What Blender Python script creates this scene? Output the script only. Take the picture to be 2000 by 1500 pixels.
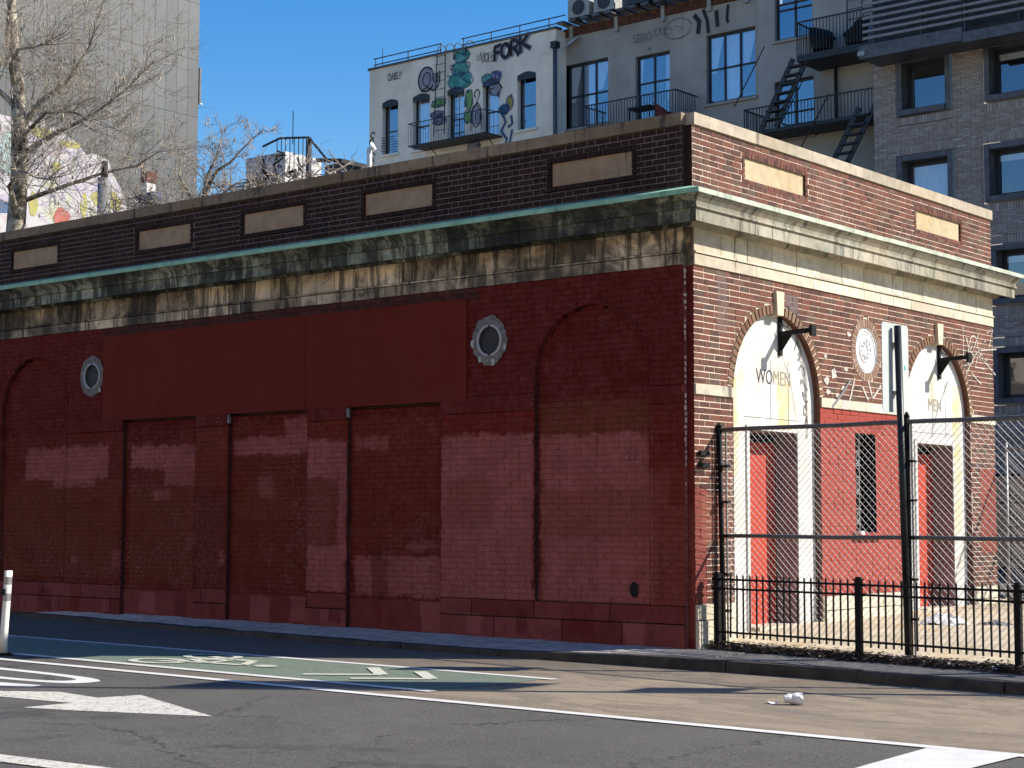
import bpy, math, random
from mathutils import Vector, Matrix
R = math.radians
random.seed(7)
scene = bpy.context.scene
for o in list(bpy.data.objects): bpy.data.objects.remove(o)
col = scene.collection

# ------------------------------------------------------------------ camera
YAW, PITCH, ROLL = R(39.31), R(4.565), R(0.095)
CAM = Vector((10.508, -15.94, 1.371))
cam = bpy.data.cameras.new('camera'); cam.lens = 36*3384/2000; cam.sensor_width = 36
cam.clip_start = .1; cam.clip_end = 2000
co = bpy.data.objects.new('camera', cam); col.objects.link(co)
co.matrix_world = Matrix.Translation(CAM) @ Matrix.Rotation(YAW, 4, 'Z') @ Matrix.Rotation(R(90)+PITCH, 4, 'X') @ Matrix.Rotation(ROLL, 4, 'Z')
scene.camera = co
# ------------------------------------------------------------------ sky, sun, exposure
SUN_AZ, SUN_EL = R(37.5), R(35)          # azimuth measured from +X towards +Y
sd = Vector((math.cos(SUN_EL)*math.cos(SUN_AZ), math.cos(SUN_EL)*math.sin(SUN_AZ), math.sin(SUN_EL)))
w = bpy.data.worlds.new('World'); scene.world = w; w.use_nodes = True
wt = w.node_tree; sky = wt.nodes.new('ShaderNodeTexSky'); sky.sky_type = 'NISHITA'; sky.sun_disc = False
sky.sun_elevation = SUN_EL; sky.sun_rotation = R(90)-SUN_AZ
sky.air_density = 1.25; sky.dust_density = .3; sky.ozone_density = 3.0; sky.altitude = 50
bg = wt.nodes['Background']; bg.inputs['Strength'].default_value = .060
hs = wt.nodes.new('ShaderNodeHueSaturation'); hs.inputs['Saturation'].default_value = 1.49; hs.inputs['Hue'].default_value = .511; wt.links.new(sky.outputs[0], hs.inputs['Color']); wt.links.new(hs.outputs[0], bg.inputs[0])
sl = bpy.data.lights.new('sun', 'SUN'); sl.energy = 2.95; sl.angle = R(.53); sl.color = (1, .94, .85)
so = bpy.data.objects.new('sun', sl); col.objects.link(so); so.location = (30, 20, 40)
so.rotation_euler = (-sd).to_track_quat('-Z', 'Y').to_euler()
vs = scene.view_settings; vs.view_transform = 'Standard'; vs.look = 'None'; vs.gamma = 1; vs.use_curve_mapping = False; vs.exposure = 1.55
scene.render.engine = 'CYCLES'

# ------------------------------------------------------------------ node helpers
class NT:
    def __init__(s, name):
        s.m = bpy.data.materials.new(name); s.m.use_nodes = True; s.t = s.m.node_tree
        s.b = s.t.nodes['Principled BSDF']; s.out = s.t.nodes['Material Output']
    def put(s, sock, v):
        if isinstance(v, bpy.types.NodeSocket): s.t.links.new(v, sock)
        elif v is not None:
            if sock.type == 'RGBA' and len(v) == 3: v = (*v, 1)
            sock.default_value = v
    def n(s, ty, ins=None, **props):
        nd = s.t.nodes.new(ty)
        for k, v in props.items(): setattr(nd, k, v)
        for k, v in (ins or {}).items(): s.put(nd.inputs[k], v)
        return nd
    def pos(s): return s.n('ShaderNodeNewGeometry').outputs['Position']
    def obj(s): return s.n('ShaderNodeTexCoord').outputs['Object']
    def math(s, op, a, b=None, clamp=False):
        nd = s.n('ShaderNodeMath', {0: a}, operation=op, use_clamp=clamp)
        if b is not None: s.put(nd.inputs[1], b)
        return nd.outputs[0]
    def noise(s, scale, detail=4, rough=.6, vec=None, stretch=None, col=False, dist=0):
        vec = vec if vec is not None else s.pos()
        if stretch: vec = s.n('ShaderNodeMapping', {'Vector': vec, 'Scale': stretch}).outputs[0]
        nd = s.n('ShaderNodeTexNoise', {'Vector': vec, 'Scale': scale, 'Detail': detail, 'Roughness': rough, 'Distortion': dist})
        return nd.outputs['Color' if col else 0]
    def rng(s, v, a, b, c=0., d=1., smooth=True):
        return s.n('ShaderNodeMapRange', {'Value': v, 'From Min': a, 'From Max': b, 'To Min': c, 'To Max': d},
                   interpolation_type='SMOOTHSTEP' if smooth else 'LINEAR').outputs[0]
    def mix(s, f, a, b, mode='MIX'):
        nd = s.n('ShaderNodeMix', data_type='RGBA', blend_type=mode)
        s.put(nd.inputs[0], f); s.put(nd.inputs[6], a); s.put(nd.inputs[7], b)
        return nd.outputs[2]
    def ramp(s, f, stops, interp='LINEAR'):
        nd = s.n('ShaderNodeValToRGB', {0: f}); cr = nd.color_ramp; cr.interpolation = interp
        while len(cr.elements) < len(stops): cr.elements.new(.5)
        for e, (p, c) in zip(cr.elements, stops): e.position = p; e.color = (*c, 1)
        return nd.outputs[0]
    def bump(s, h, st=.3, dist=.01):
        s.put(s.b.inputs['Normal'], s.n('ShaderNodeBump', {'Height': h, 'Strength': st, 'Distance': dist}).outputs[0])
    def fin(s, color, rough=.8, metal=0., spec=.4):
        s.put(s.b.inputs['Base Color'], color); s.put(s.b.inputs['Roughness'], rough); s.put(s.b.inputs['Metallic'], metal)
        s.b.inputs['Specular IOR Level'].default_value = spec
        return s.m
    def rects(s, base, lst, warp=.05, ws=6., soft=.012, uneven=0.):
        un = s.rng(s.noise(5, 6, .8), .3, .7, 1-uneven, 1.) if uneven else None
        p = s.pos(); nz = s.n('ShaderNodeVectorMath', {0: s.noise(ws, 5, .7, col=True), 1: (.5, .5, .5)}, operation='SUBTRACT').outputs[0]
        p = s.n('ShaderNodeVectorMath', {0: nz, 'Scale': warp*2}, operation='SCALE').outputs[0] if False else \
            s.n('ShaderNodeVectorMath', {0: p, 1: s.n('ShaderNodeVectorMath', {0: nz, 'Scale': warp*2}, operation='SCALE').outputs[0]}, operation='ADD').outputs[0]
        for (c, h, colr, op) in lst:
            d = s.n('ShaderNodeVectorMath', {0: p, 1: c}, operation='SUBTRACT').outputs[0]
            d = s.n('ShaderNodeVectorMath', {0: d}, operation='ABSOLUTE').outputs[0]
            d = s.n('ShaderNodeVectorMath', {0: d, 1: h}, operation='SUBTRACT').outputs[0]
            sp = s.n('ShaderNodeSeparateXYZ', {0: d})
            mx = s.math('MAXIMUM', s.math('MAXIMUM', sp.outputs[0], sp.outputs[1]), sp.outputs[2])
            fa = s.rng(mx, -soft, soft, op, 0.)
            base = s.mix(s.math('MULTIPLY', fa, un) if uneven else fa, base, colr)
        return base

def plain(name, c, rough=.7, var=.25, scale=8, metal=0., bump=.0, spec=.4, stretch=None):
    t = NT(name); n1 = t.noise(scale, 6, .65, stretch=stretch)
    lo = tuple(x*(1-var) for x in c); hi = tuple(min(1, x*(1+var)) for x in c)
    if bump: t.bump(t.noise(scale*6, 4), bump, .01)
    return t.fin(t.mix(t.rng(n1, .3, .7), lo, hi), rough, metal, spec)

M = {}
M['iron'] = plain('black_iron', (.009, .009, .010), .6, .4, 12, spec=.15)
M['pole'] = plain('black_pole_paint', (.008, .011, .012), .4, .4, 9, spec=.3)
M['galv'] = plain('galvanised_steel', (.30, .30, .29), .45, .25, 20, metal=.5)
M['rail_grey'] = plain('weathered_rail', (.10, .10, .10), .6, .35, 30)
M['wire'] = plain('fence_wire', (.48, .465, .43), .5, .2, 8, metal=.2)
M['white_plastic'] = plain('white_plastic', (.72, .70, .62), .5, .12, 9)
M['black'] = plain('black_void', (.006, .006, .007), .9, .2)
M['alu'] = plain('sign_back_aluminium', (.42, .45, .43), .5, .08, 5)
M['dark_frame'] = plain('dark_window_frame', (.016, .02, .03), .45, .3)
M['steel_blue'] = plain('painted_fire_escape', (.022, .026, .034), .55, .4, 10)
M['slate_metal'] = plain('slate_metal', (.080, .086, .10), .5, .3, 5)
M['louver'] = plain('louver_slat', (.20, .20, .21), .5, .3, 7, stretch=(1, 1, 5))
M['curtain'] = plain('curtain', (.85, .85, .86), .9, .15, 6, stretch=(8, 8, .6))
M['wicker'] = plain('wicker', (.008, .008, .009), .8, .4, 30)
M['redchair'] = plain('red_chair', (.16, .012, .012), .6, .2)
M['rust'] = plain('rusty_steel', (.09, .03, .016), .8, .6, 7)
M['acgrey'] = plain('ac_casing', (.30, .30, .28), .5, .2, 6)
M['acdark'] = plain('ac_grille', (.03, .032, .036), .5, .3, 6)
M['white_lit'] = plain('white_cloth', (.75, .74, .7), .8, .1, 9)
M['wood_red'] = plain('red_door', (.37, .042, .022), .65, .1, 3, stretch=(1, 1, .3), spec=.2)
M['reveal'] = plain('door_reveal', (.20, .14, .14), .7, .3, 3)
M['tar'] = plain('roof_tar', (.03, .03, .035), .85, .4, 2)
M['slateblue'] = plain('blue_hoarding', (.03, .045, .09), .6, .5, 2)
M['soil'] = plain('dark_soil', (.028, .021, .015), .95, .5, 14, bump=.8)
M['cup'] = plain('paper_cup', (.68, .67, .64), .7, .12, 20)

def glass(name='window_glass', mixf=.45, tint=(.03, .04, .06)):
    t = NT(name)
    g = t.n('ShaderNodeBsdfGlossy', {'Color': (.75, .8, .9, 1), 'Roughness': .03}).outputs[0]
    tr = t.n('ShaderNodeBsdfTransparent', {'Color': (.75, .8, .85, 1)}).outputs[0]
    wob = t.noise(2.2, 2)
    bmp = t.n('ShaderNodeBump', {'Height': wob, 'Strength': .05, 'Distance': .02}).outputs[0]
    t.t.links.new(bmp, g.node.inputs['Normal'])
    mx = t.n('ShaderNodeMixShader', {0: mixf, 1: tr, 2: g}).outputs[0]
    t.t.links.new(mx, t.out.inputs['Surface']); return t.m
M['glass'] = glass('window_glass', .34)
M['glass_dark'] = glass('dark_window_glass', .22)

def brick_mat(name, src, soot=0., rects=None, stops=None):
    t = NT(name)
    r = t.n('ShaderNodeObjectInfo').outputs['Random'] if src == 'obj' else t.n('ShaderNodeAttribute', attribute_name='rnd').outputs['Fac']
    stops = stops or [(0, (.180, .064, .044)), (.3, (.142, .055, .040)), (.5, (.100, .044, .034)), (.68, (.072, .034, .027)), (.8, (.190, .072, .045)), (.93, (.13, .085, .062)), (1, (.09, .06, .048))]
    c = t.ramp(r, stops)
    c = t.mix(t.rng(t.noise(45, 5, .7), .25, .75, 0, .5), c, (.10, .095, .09) if 'roman' in name else (.045, .022, .017))
    c = t.mix(t.rng(t.noise(1.1, 5, .65), .52, .72, 0, 0. if 'roman' in name else .55), c, (.19, .105, .072))
    if soot: c = t.mix(t.rng(t.noise(1.6, 5, .7), .2, .6, soot, soot*.75), c, (.010, .0072, .0066))
    if rects: c = t.rects(c, rects, .035, 9)
    t.bump(t.noise(70, 5, .7), .45, .006)
    return t.fin(c, .85, 0, .2)
def mortar_mat(name, c0, rects=None, soot=0.):
    t = NT(name)
    c = t.mix(t.rng(t.noise(9, 5), .3, .7), tuple(x*.75 for x in c0), c0)
    if soot: c = t.mix(t.rng(t.noise(1.6, 5, .7), .2, .6, soot, soot*.4), c, (.05, .045, .04))
    if rects: c = t.rects(c, rects, .035, 9)
    t.bump(t.noise(90, 3), .4, .005)
    return t.fin(c, .92)
def rect3(axis, a0, a1, z0, z1, c, op=1.):
    if axis == 'x': return (((a0+a1)/2, 0, (z0+z1)/2), ((a1-a0)/2, 50, (z1-z0)/2), c, op)
    return ((0, (a0+a1)/2, (z0+z1)/2), (50, (a1-a0)/2, (z1-z0)/2), c, op)
RED_SUN = (.265, .046, .033)
right_rects = [rect3('y', 2.84, 5.17, .40, 2.79, RED_SUN), rect3('y', -.2, .30, -.2, 1.75, (.20, .045, .035), .9), rect3('y', .2, .75, 1.15, 1.7, (.27, .09, .06), .6),
               rect3('y', 7.45, 8.1, .95, 2.15, (.22, .045, .032), .85), rect3('y', 2.05, 2.35, 3.45, 4.1, (.13, .10, .10), .75), rect3('y', .55, .75, 3.5, 4.2, (.14, .11, .10), .45)]
M['brickR'] = brick_mat('facade_brick', 'attr', 0, right_rects)
M['brickRo'] = brick_mat('facade_brick_piece', 'obj', 0, right_rects)
M['brickP'] = brick_mat('parapet_brick', 'attr', 0)
M['brickPo'] = brick_mat('parapet_brick_piece', 'obj', 0)
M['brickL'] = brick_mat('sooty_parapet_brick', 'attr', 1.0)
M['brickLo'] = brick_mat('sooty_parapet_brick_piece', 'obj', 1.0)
M['mortarR'] = mortar_mat('pink_mortar', (.68, .54, .42), right_rects)
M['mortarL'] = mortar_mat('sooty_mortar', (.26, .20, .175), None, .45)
M['brickRr2'] = plain('corner_red', (.22, .05, .04), .85, .4, 20)
M['palering'] = brick_mat('pale_ring_brick', 'attr', 0, None, [(0, (.34, .22, .16)), (.5, (.26, .16, .115)), (1, (.42, .32, .25))])
M['voussoir'] = brick_mat('arch_brick', 'obj', 0, None, [(0, (.22, .125, .075)), (.5, (.16, .085, .052)), (1, (.27, .18, .11))])

# red paint coats of the street side, rolled on in patches
MAR = (.112, .0138, .0105); BRN = (.165, .0460, .0210); PNK = (.400, .130, .115); DRK = (.078, .0085, .0065); RBR = (.150, .0150, .0085); PAN = (.138, .0205, .0120)
LP = []
def lp(x0, x1, z0, z1, c, op=1.): LP.append(rect3('x', x0, x1, z0, z1, c, op))
lp(-14, 0.2, 0, 2.69, (0.1542, 0.0251, 0.0146)); lp(-14, -10.0, 3.0, 4.3, (0.1279, 0.0151, 0.0120))
lp(-12.9, -9.95, .55, 1.98, BRN, .9); lp(-12.3, -10.2, 2.0, 2.5, PNK); lp(-11.6, -10.5, 1.9, 2.1, PNK, .8)
lp(-9.75, -8.3, .5, 1.9, BRN, .85); lp(-9.75, -8.26, 2.15, 2.45, PNK); lp(-9.0, -8.26, 1.9, 2.2, PNK, .85); lp(-9.7, -8.7, 2.47, 2.8, DRK, .7)
lp(-8.26, -7.62, 1.85, 2.65, (0.1804, 0.0363, 0.0165)); lp(-8.2, -7.65, .5, 1.7, (0.1229, 0.0305, 0.0184), .8)
lp(-7.5, -6.05, 2.28, 2.5, PNK); lp(-6.5, -6.03, 2.45, 2.75, PNK, .8); lp(-7.5, -6.05, .55, 2.27, (0.1411, 0.0294, 0.0128)); lp(-7.5, -6.6, 1.4, 1.85, (0.1642, 0.0416, 0.0136), .8)
lp(-6.03, -5.3, 2.44, 2.69, (0.1642, 0.0240, 0.0111)); lp(-6.03, -5.3, .48, 2.43, PNK); lp(-6.02, -5.45, 1.05, 1.93, (0.1445, 0.0323, 0.0146)); lp(-6.03, -5.3, 2.5, 2.62, RBR, .7)
lp(-5.15, -3.7, .45, 2.42, (0.1445, 0.0240, 0.0120)); lp(-5.2, -3.68, .45, .95, PNK, .85); lp(-4.9, -4.6, .3, 1.0, DRK, .7); lp(-5.2, -4.6, 2.3, 2.47, PNK, .6); lp(-4.3, -3.68, .95, 1.5, (0.1229, 0.0222, 0.0136), .6)
lp(-3.67, -2.22, 2.43, 2.69, RBR); lp(-3.67, -2.22, .1, 2.42, PNK); lp(-3.6, -2.9, 1.3, 1.9, (0.2296, 0.0698, 0.0504), .7)
lp(-2.15, -.55, 2.40, 2.78, BRN); lp(-2.15, -.5, .1, 2.38, PNK); lp(-2.1, -.6, 1.2, 1.75, (0.2100, 0.0503, 0.0312), .7)
lp(-.56, .05, 2.0, 2.7, (0.1312, 0.0169, 0.0083)); lp(-.56, .05, .1, 2.1, (0.2264, 0.0529, 0.0349)); lp(-.62, -.3, 1.95, 2.5, RBR, .9); lp(-.3, .05, 1.55, 2.5, RBR, .85)
rq = random.Random(64)
for k in range(18):
    x = rq.uniform(-13, -.4); z = rq.uniform(.4, 2.4); lp(x, x+rq.uniform(.1, .55), z, z+rq.uniform(.07, .35), rq.choice([PNK, PNK, BRN, DRK, RBR]), rq.uniform(.25, .7))
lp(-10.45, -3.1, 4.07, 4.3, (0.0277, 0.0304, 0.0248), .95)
def red_paint(name, rects, chips=1., gloss=.66, bumpk=.35):
    t = NT(name); c = t.rects(MAR, rects, .13, 5.5, .03, .45) if rects else PAN
    c = t.mix(t.rng(t.noise(2.3, 6, .7), .3, .75, 0, .25 if rects else .1), c, (.062, .0045, .0035))
    c = t.mix(t.rng(t.noise(1.4, 5, .7, stretch=(2.5, 1, .5)), .5, .75, 0, .2 if rects else .06), c, (.19, .042, .034))
    if chips:
        c = t.mix(t.rng(t.noise(6, 7, .85), .40, .72, 0, .5 if rects else .12), c, (.23, .07, .062)); c = t.mix(t.rng(t.noise(1.3, 6, .8, stretch=(5, 1, .6)), .56, .70, 0, .5 if rects else .2), c, (.055, .010, .008)); c = t.mix(t.rng(t.noise(26, 5, .85), .58, .74, 0, .35), c, (.025, .004, .004))
        zz = t.n('ShaderNodeSeparateXYZ', {0: t.pos()}).outputs[2]
        ch = t.math('MULTIPLY', t.rng(t.noise(16, 6, .85, stretch=(1, 1, 1.8)), .570, .610), t.math('MULTIPLY', t.rng(t.noise(.9, 4), .44, .60), t.rng(zz, .2, 3.2, 1., .3)))
        c = t.mix(t.math('MULTIPLY', ch, .7*chips), c, (.42, .32, .30))
    t.bump(t.noise(60, 5, .7), bumpk, .006)
    return t.fin(c, t.rng(t.noise(3, 4), .3, .7, gloss+.1, gloss+.3), 0, .06)
M['red'] = red_paint('rolled_red_paint', LP)
t = NT('painted_plinth'); c = t.ramp(t.n('ShaderNodeObjectInfo').outputs['Random'], [(0, (.19, .046, .038)), (.3, (.25, .070, .061)), (.6, (.21, .055, .047)), (.85, (.17, .036, .029)), (1, (.28, .082, .073))])
c = t.rects(c, [rect3('x', x_, x_+.12+.3*((k_*37) % 10)/10, .02*(k_ % 5), .28+.18*(k_ % 3)/2, (PNK, DRK, RBR, PNK)[k_ % 4], .55) for k_, x_ in enumerate([-12.6+.78*q for q in range(16)])], .08, 6, .02, .4)
c = t.mix(t.rng(t.noise(5, 7, .85), .4, .72, 0, .5), c, (.055, .012, .010)); t.bump(t.noise(40, 5, .7), .3, .006); M['plinthred'] = t.fin(c, .9, 0, .06)
M['panelred'] = red_paint('red_panel_paint', None, .25, .55, .12)

def stone(name, base, stain=.6, green=.2, streak=True, dark=(.030, .029, .025)):
    t = NT(name); c = t.mix(t.rng(t.noise(7, 6), .3, .7), tuple(x*.8 for x in base), tuple(min(1, x*1.12) for x in base))
    c = t.mix(t.rng(t.noise(.8, 3), .45, .7, 0, .4), c, (base[0]*.9, base[1]*.78, base[2]*.55))
    if green: c = t.mix(t.rng(t.noise(2.2, 5, .7), .62-.25*green, .85-.25*green, 0, min(1, .4+green*.6)), c, (.16, .22, .16))
    if stain:
        if streak: c = t.mix(t.rng(t.noise(1.0, 5, .72, stretch=(4.5, 4.5, .5), dist=.8), .68-.24*stain, .80-.25*stain, 0, .8), c, dark)
        if stain > .8: c = t.mix(t.rng(t.noise(.42, 5, .75, dist=.8), .46, .60, 0, .8), c, (dark[0]*1.5, dark[1]*1.5, dark[2]*1.5))
        c = t.mix(t.rng(t.noise(1.3, 6, .75, dist=.6), .70-.26*stain, .92-.28*stain, 0, .85), c, dark)
    t.bump(t.noise(35, 5), .3, .006)
    return t.fin(c, .85)
def block_tone(m, lo):
    nt = m.node_tree; b = nt.nodes['Principled BSDF']; src = b.inputs['Base Color'].links[0].from_socket
    oi = nt.nodes.new('ShaderNodeObjectInfo'); mr = nt.nodes.new('ShaderNodeMapRange'); mr.inputs['To Min'].default_value = lo; mr.inputs['To Max'].default_value = 1.15
    mx = nt.nodes.new('ShaderNodeMix'); mx.data_type = 'RGBA'; mx.blend_type = 'MULTIPLY'; mx.inputs[0].default_value = 1
    nt.links.new(oi.outputs['Random'], mr.inputs['Value']); nt.links.new(src, mx.inputs[6]); nt.links.new(mr.outputs[0], mx.inputs[7]); nt.links.new(mx.outputs[2], b.inputs['Base Color']); return m
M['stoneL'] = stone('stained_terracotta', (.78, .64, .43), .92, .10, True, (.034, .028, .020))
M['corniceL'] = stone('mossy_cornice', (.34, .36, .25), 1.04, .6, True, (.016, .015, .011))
M['stoneR'] = stone('cream_terracotta', (.52, .465, .365), .35, .05)
M['corniceR'] = stone('green_streaked_cornice', (.33, .30, .235), .68, .42, True, (.075, .07, .052))
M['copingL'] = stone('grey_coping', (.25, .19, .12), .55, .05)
M['copingR'] = stone('pale_coping', (.36, .305, .23), .35, .05)
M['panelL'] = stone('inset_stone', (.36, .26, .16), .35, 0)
M['panelR'] = stone('pale_inset_stone', (.44, .345, .215), .2, 0)
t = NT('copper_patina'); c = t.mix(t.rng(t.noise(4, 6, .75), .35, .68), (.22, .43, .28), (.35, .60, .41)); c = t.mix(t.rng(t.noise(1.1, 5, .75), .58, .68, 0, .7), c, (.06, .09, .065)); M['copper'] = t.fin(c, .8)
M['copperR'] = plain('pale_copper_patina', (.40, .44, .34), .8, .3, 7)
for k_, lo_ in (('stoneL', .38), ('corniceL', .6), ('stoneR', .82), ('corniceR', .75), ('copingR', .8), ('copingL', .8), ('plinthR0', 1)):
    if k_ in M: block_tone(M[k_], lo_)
M['keystone'] = plain('keystone', (.56, .47, .34), .85, .1, 6)
M['plinthR'] = plain('plinth_stone', (.56, .49, .37), .85, .18, 4, bump=.2)
M['grey_ring'] = plain('bare_stone_ring', (.17, .16, .145), .85, .35, 14)
M['white_ring'] = plain('white_ring', (.42, .42, .40), .6, .1)
M['vent'] = plain('vent_screen', (.022, .024, .03), .7, .5, 40)
t = NT('white_painted_stone')
c = t.mix(t.rng(t.noise(3, 6, .7), .35, .65), (.46, .45, .42), (.60, .59, .555))
c = t.rects(c, [rect3('y', .8, 1.08, 1.9, 3.05, (.56, .38, .12), .95), rect3('y', 1.10, 1.24, 2.9, 3.5, (.60, .47, .24), .6), rect3('y', 1.98, 2.28, 2.5, 3.05, (.56, .38, .12), .9), rect3('y', 1.8, 2.1, 3.05, 3.45, (.60, .50, .27), .6), rect3('y', 5.2, 5.42, 2.3, 3.45, (.55, .38, .13), .85), rect3('y', 6.75, 7.0, 1.2, 3.3, (.55, .38, .13), .85), rect3('y', 6.0, 6.25, 3.0, 3.4, (.58, .46, .22), .6)], .14, 4.5, .03, .75)
c = t.mix(t.rng(t.noise(.9, 3, .5, stretch=(1, 1.6, .55)), .60, .64, 0, .2), c, (.62, .50, .26))
c = t.mix(t.rng(t.noise(2, 6, .75), .58, .75, 0, .65), c, (.30, .30, .295))
t.bump(t.noise(25, 4), .15, .006)
M['surround'] = t.fin(c, .75)
M['medallion'] = plain('medallion_relief', (.70, .70, .70), .7, .14, 22, bump=.5)
M['pt_grey'] = plain('grey_spray', (.16, .165, .17), .8, .3, 8)
M['pt_white'] = plain('white_spray', (.66, .62, .58), .8, .2, 14)
M['pt_black'] = plain('black_spray', (.015, .016, .022), .7, .3, 8)
M['pt_lettr'] = plain('worn_letter', (.055, .052, .045), .8, .5, 30)
M['pt_faint'] = plain('faint_letter', (.27, .24, .17), .8, .3, 40)
M['pt_teal'] = plain('teal_spray', (.045, .24, .22), .7, .35, 3)
M['pt_green'] = plain('green_spray', (.08, .21, .08), .7, .35, 3)
M['pt_teal2'] = plain('light_teal_spray', (.10, .34, .30), .7, .3, 3)
M['pt_green2'] = plain('light_green_spray', (.17, .34, .12), .7, .3, 3)
M['pt_purple'] = plain('purple_spray', (.085, .075, .21), .7, .3, 3)
M['pt_lilac'] = plain('lilac_spray', (.27, .27, .33), .8, .15, 3)
M['pt_yellow'] = plain('yellow_spray', (.34, .25, .07), .7, .2, 3)
M['pt_blue'] = plain('blue_spray', (.04, .09, .19), .7, .3, 3)

def stucco(name, base):
    t = NT(name); c = t.mix(t.rng(t.noise(.7, 6, .65), .3, .7), tuple(x*.82 for x in base), tuple(x*1.12 for x in base))
    c = t.mix(t.rng(t.noise(.6, 5, .7, stretch=(6, 6, .4)), .56, .8, 0, .45), c, tuple(x*.45 for x in base))
    t.bump(t.noise(14, 5), .25, .02); return t.fin(c, .9)
M['stucco'] = stucco('warm_grey_stucco', (.82, .74, .62))
M['stucco2'] = stucco('cool_grey_stucco', (.34, .315, .285))
M['stucco3'] = stucco('mid_grey_stucco', (.36, .345, .32))
M['roman'] = brick_mat('roman_brick', 'attr', 0, None, [(0, (.32, .28, .25)), (.5, (.39, .345, .31)), (.8, (.45, .405, .365)), (.95, (.45, .42, .395)), (1, (.56, .53, .51))])
M['creamrow'] = plain('row_render', (.62, .50, .36), .9, .12, 1)
M['brickrow'] = plain('row_brick', (.50, .32, .20), .9, .2, 3)
M['romanmort'] = mortar_mat('dark_mortar', (.24, .225, .215))
t = NT('tower_panel'); r = t.n('ShaderNodeObjectInfo').outputs['Random']
c = t.mix(r, (.072, .076, .076), (.090, .094, .094)); c = t.mix(t.rng(t.noise(.16, 5), .35, .65, 0, .8), c, (.050, .052, .052))
M['tower'] = t.fin(c, .55, .1)
M['tower_joint'] = plain('tower_joint', (.062, .063, .061), .8, .2)
for k, cc in dict(mur_pink=(0.42, 0.34, 0.34), mur_white=(0.48, 0.48, 0.45), mur_yellow=(0.41, 0.37, 0.12), mur_teal=(0.35, 0.42, 0.39), mur_red=(.48, .12, .09), mur_lilac=(.50, .44, .55), mur_blue=(.08, .13, .24)).items():
    t = NT(k); c = t.mix(t.rng(t.noise(1.6, 6, .75), .45, .62), tuple(x*.86 for x in cc), cc)
    c = t.mix(t.rng(t.noise(4, 6, .8, dist=1.5), .62, .68, 0, .35), c, (.32, .26, .30)); M[k] = t.fin(c, .8)

t = NT('pastel_mural')
c = t.ramp(t.noise(.75, 3, .55, dist=1.2), [(0, (0.41, 0.33, 0.33)), (.38, (0.44, 0.36, 0.36)), (.44, (0.46, 0.46, 0.44)), (.52, (0.45, 0.40, 0.40)), (.57, (0.37, 0.32, 0.38)), (.61, (0.46, 0.46, 0.44)), (.7, (0.41, 0.40, 0.24)), (.8, (0.36, 0.41, 0.40))])
c = t.mix(t.rng(t.noise(3.2, 5, .7, dist=2), .60, .64, 0, .5), c, (0.30, 0.25, 0.30)); M['mur_main'] = t.fin(c, .8)
# ground materials
t = NT('asphalt'); p = t.pos(); sp = t.n('ShaderNodeSeparateXYZ', {0: p})
g = t.mix(t.rng(t.noise(48, 5, .95), .42, .60), (0.0340, 0.0301, 0.0258), (0.1500, 0.1354, 0.1152))
g = t.mix(t.rng(t.noise(17, 5, .85), .40, .66, 0, .6), g, (0.0500, 0.0461, 0.0404)); g = t.mix(t.rng(t.noise(.7, 6, .7), .35, .7, 0, .5), g, (0.1200, 0.1100, 0.0963)); g = t.mix(t.rng(t.noise(62, 2, .9), .655, .69, 0, .85), g, (.36, .35, .33)); vor = t.n('ShaderNodeTexVoronoi', {'Vector': t.n('ShaderNodeVectorMath', {0: p, 1: t.n('ShaderNodeVectorMath', {0: t.noise(1.2, 5, .7, col=True), 'Scale': .9}, operation='SCALE').outputs[0]}, operation='ADD').outputs[0], 'Scale': .33}, feature='DISTANCE_TO_EDGE').outputs[0]; g = t.mix(t.math('MULTIPLY', t.rng(vor, .0, .010, .9, 0), t.rng(t.noise(.5, 3), .40, .52)), g, (.022, .021, .02)); g = t.mix(t.rng(t.noise(.45, 6, .75, stretch=(.4, 1.6, 1)), .56, .74, 0, .45), g, (0.0450, 0.0414, 0.0370))
tan = t.mix(t.rng(t.noise(48, 5, .95), .38, .62), (0.1200, 0.0921, 0.0619), (0.2850, 0.2237, 0.1565))
tan = t.mix(t.rng(t.noise(30, 5, .85), .35, .7, 0, .45), tan, (.16, .138, .112)); tan = t.mix(t.rng(t.noise(1.1, 6, .72, stretch=(.7, 1.8, 1), dist=1.2), .45, .72, 0, .55), tan, (0.3300, 0.2491, 0.1591))
tan = t.mix(t.rng(t.noise(.8, 4, .6, stretch=(.55, 1.1, 1), dist=3.5), .50, .56, 0, .4), tan, (0.3600, 0.2820, 0.1892)); tan = t.mix(t.rng(t.noise(.5, 5, .7), .5, .75, 0, .5), tan, (0.1600, 0.1316, 0.1015))
edge = t.math('ADD', sp.outputs[1], t.math('MULTIPLY', t.noise(2, 4), .25))
oil = t.math('MULTIPLY', t.rng(t.noise(1.1, 6, .8), .50, .66), t.rng(t.math('ABSOLUTE', t.math('ADD', sp.outputs[1], 8.0)), 0., 1.6, .75, 0.)); g = t.mix(oil, g, (.030, .029, .028))
lane = t.math('MULTIPLY', t.rng(edge, -4.85, -4.68), t.rng(sp.outputs[0], -5.0, 2.0, .12, 1))
c = t.mix(lane, g, tan)
c = t.mix(t.rng(t.noise(.35, 5, .7, stretch=(.35, 3, 1)), .55, .72, 0, .3), c, (.07, .07, .072))
t.bump(t.noise(55, 5, .9), .6, .012)
M['asphalt'] = t.fin(c, .85)
M['ground'] = plain('far_asphalt', (.075, .073, .07), .9, .25, .6)
t = NT('sidewalk_concrete')
c = t.mix(t.rng(t.noise(5, 6, .7), .3, .7), (0.3000, 0.2679, 0.2365), (0.5200, 0.4700, 0.4171)); c = t.mix(t.rng(t.noise(1.7, 6, .75), .5, .75, 0, .75), c, (0.1700, 0.1532, 0.1350))
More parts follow.
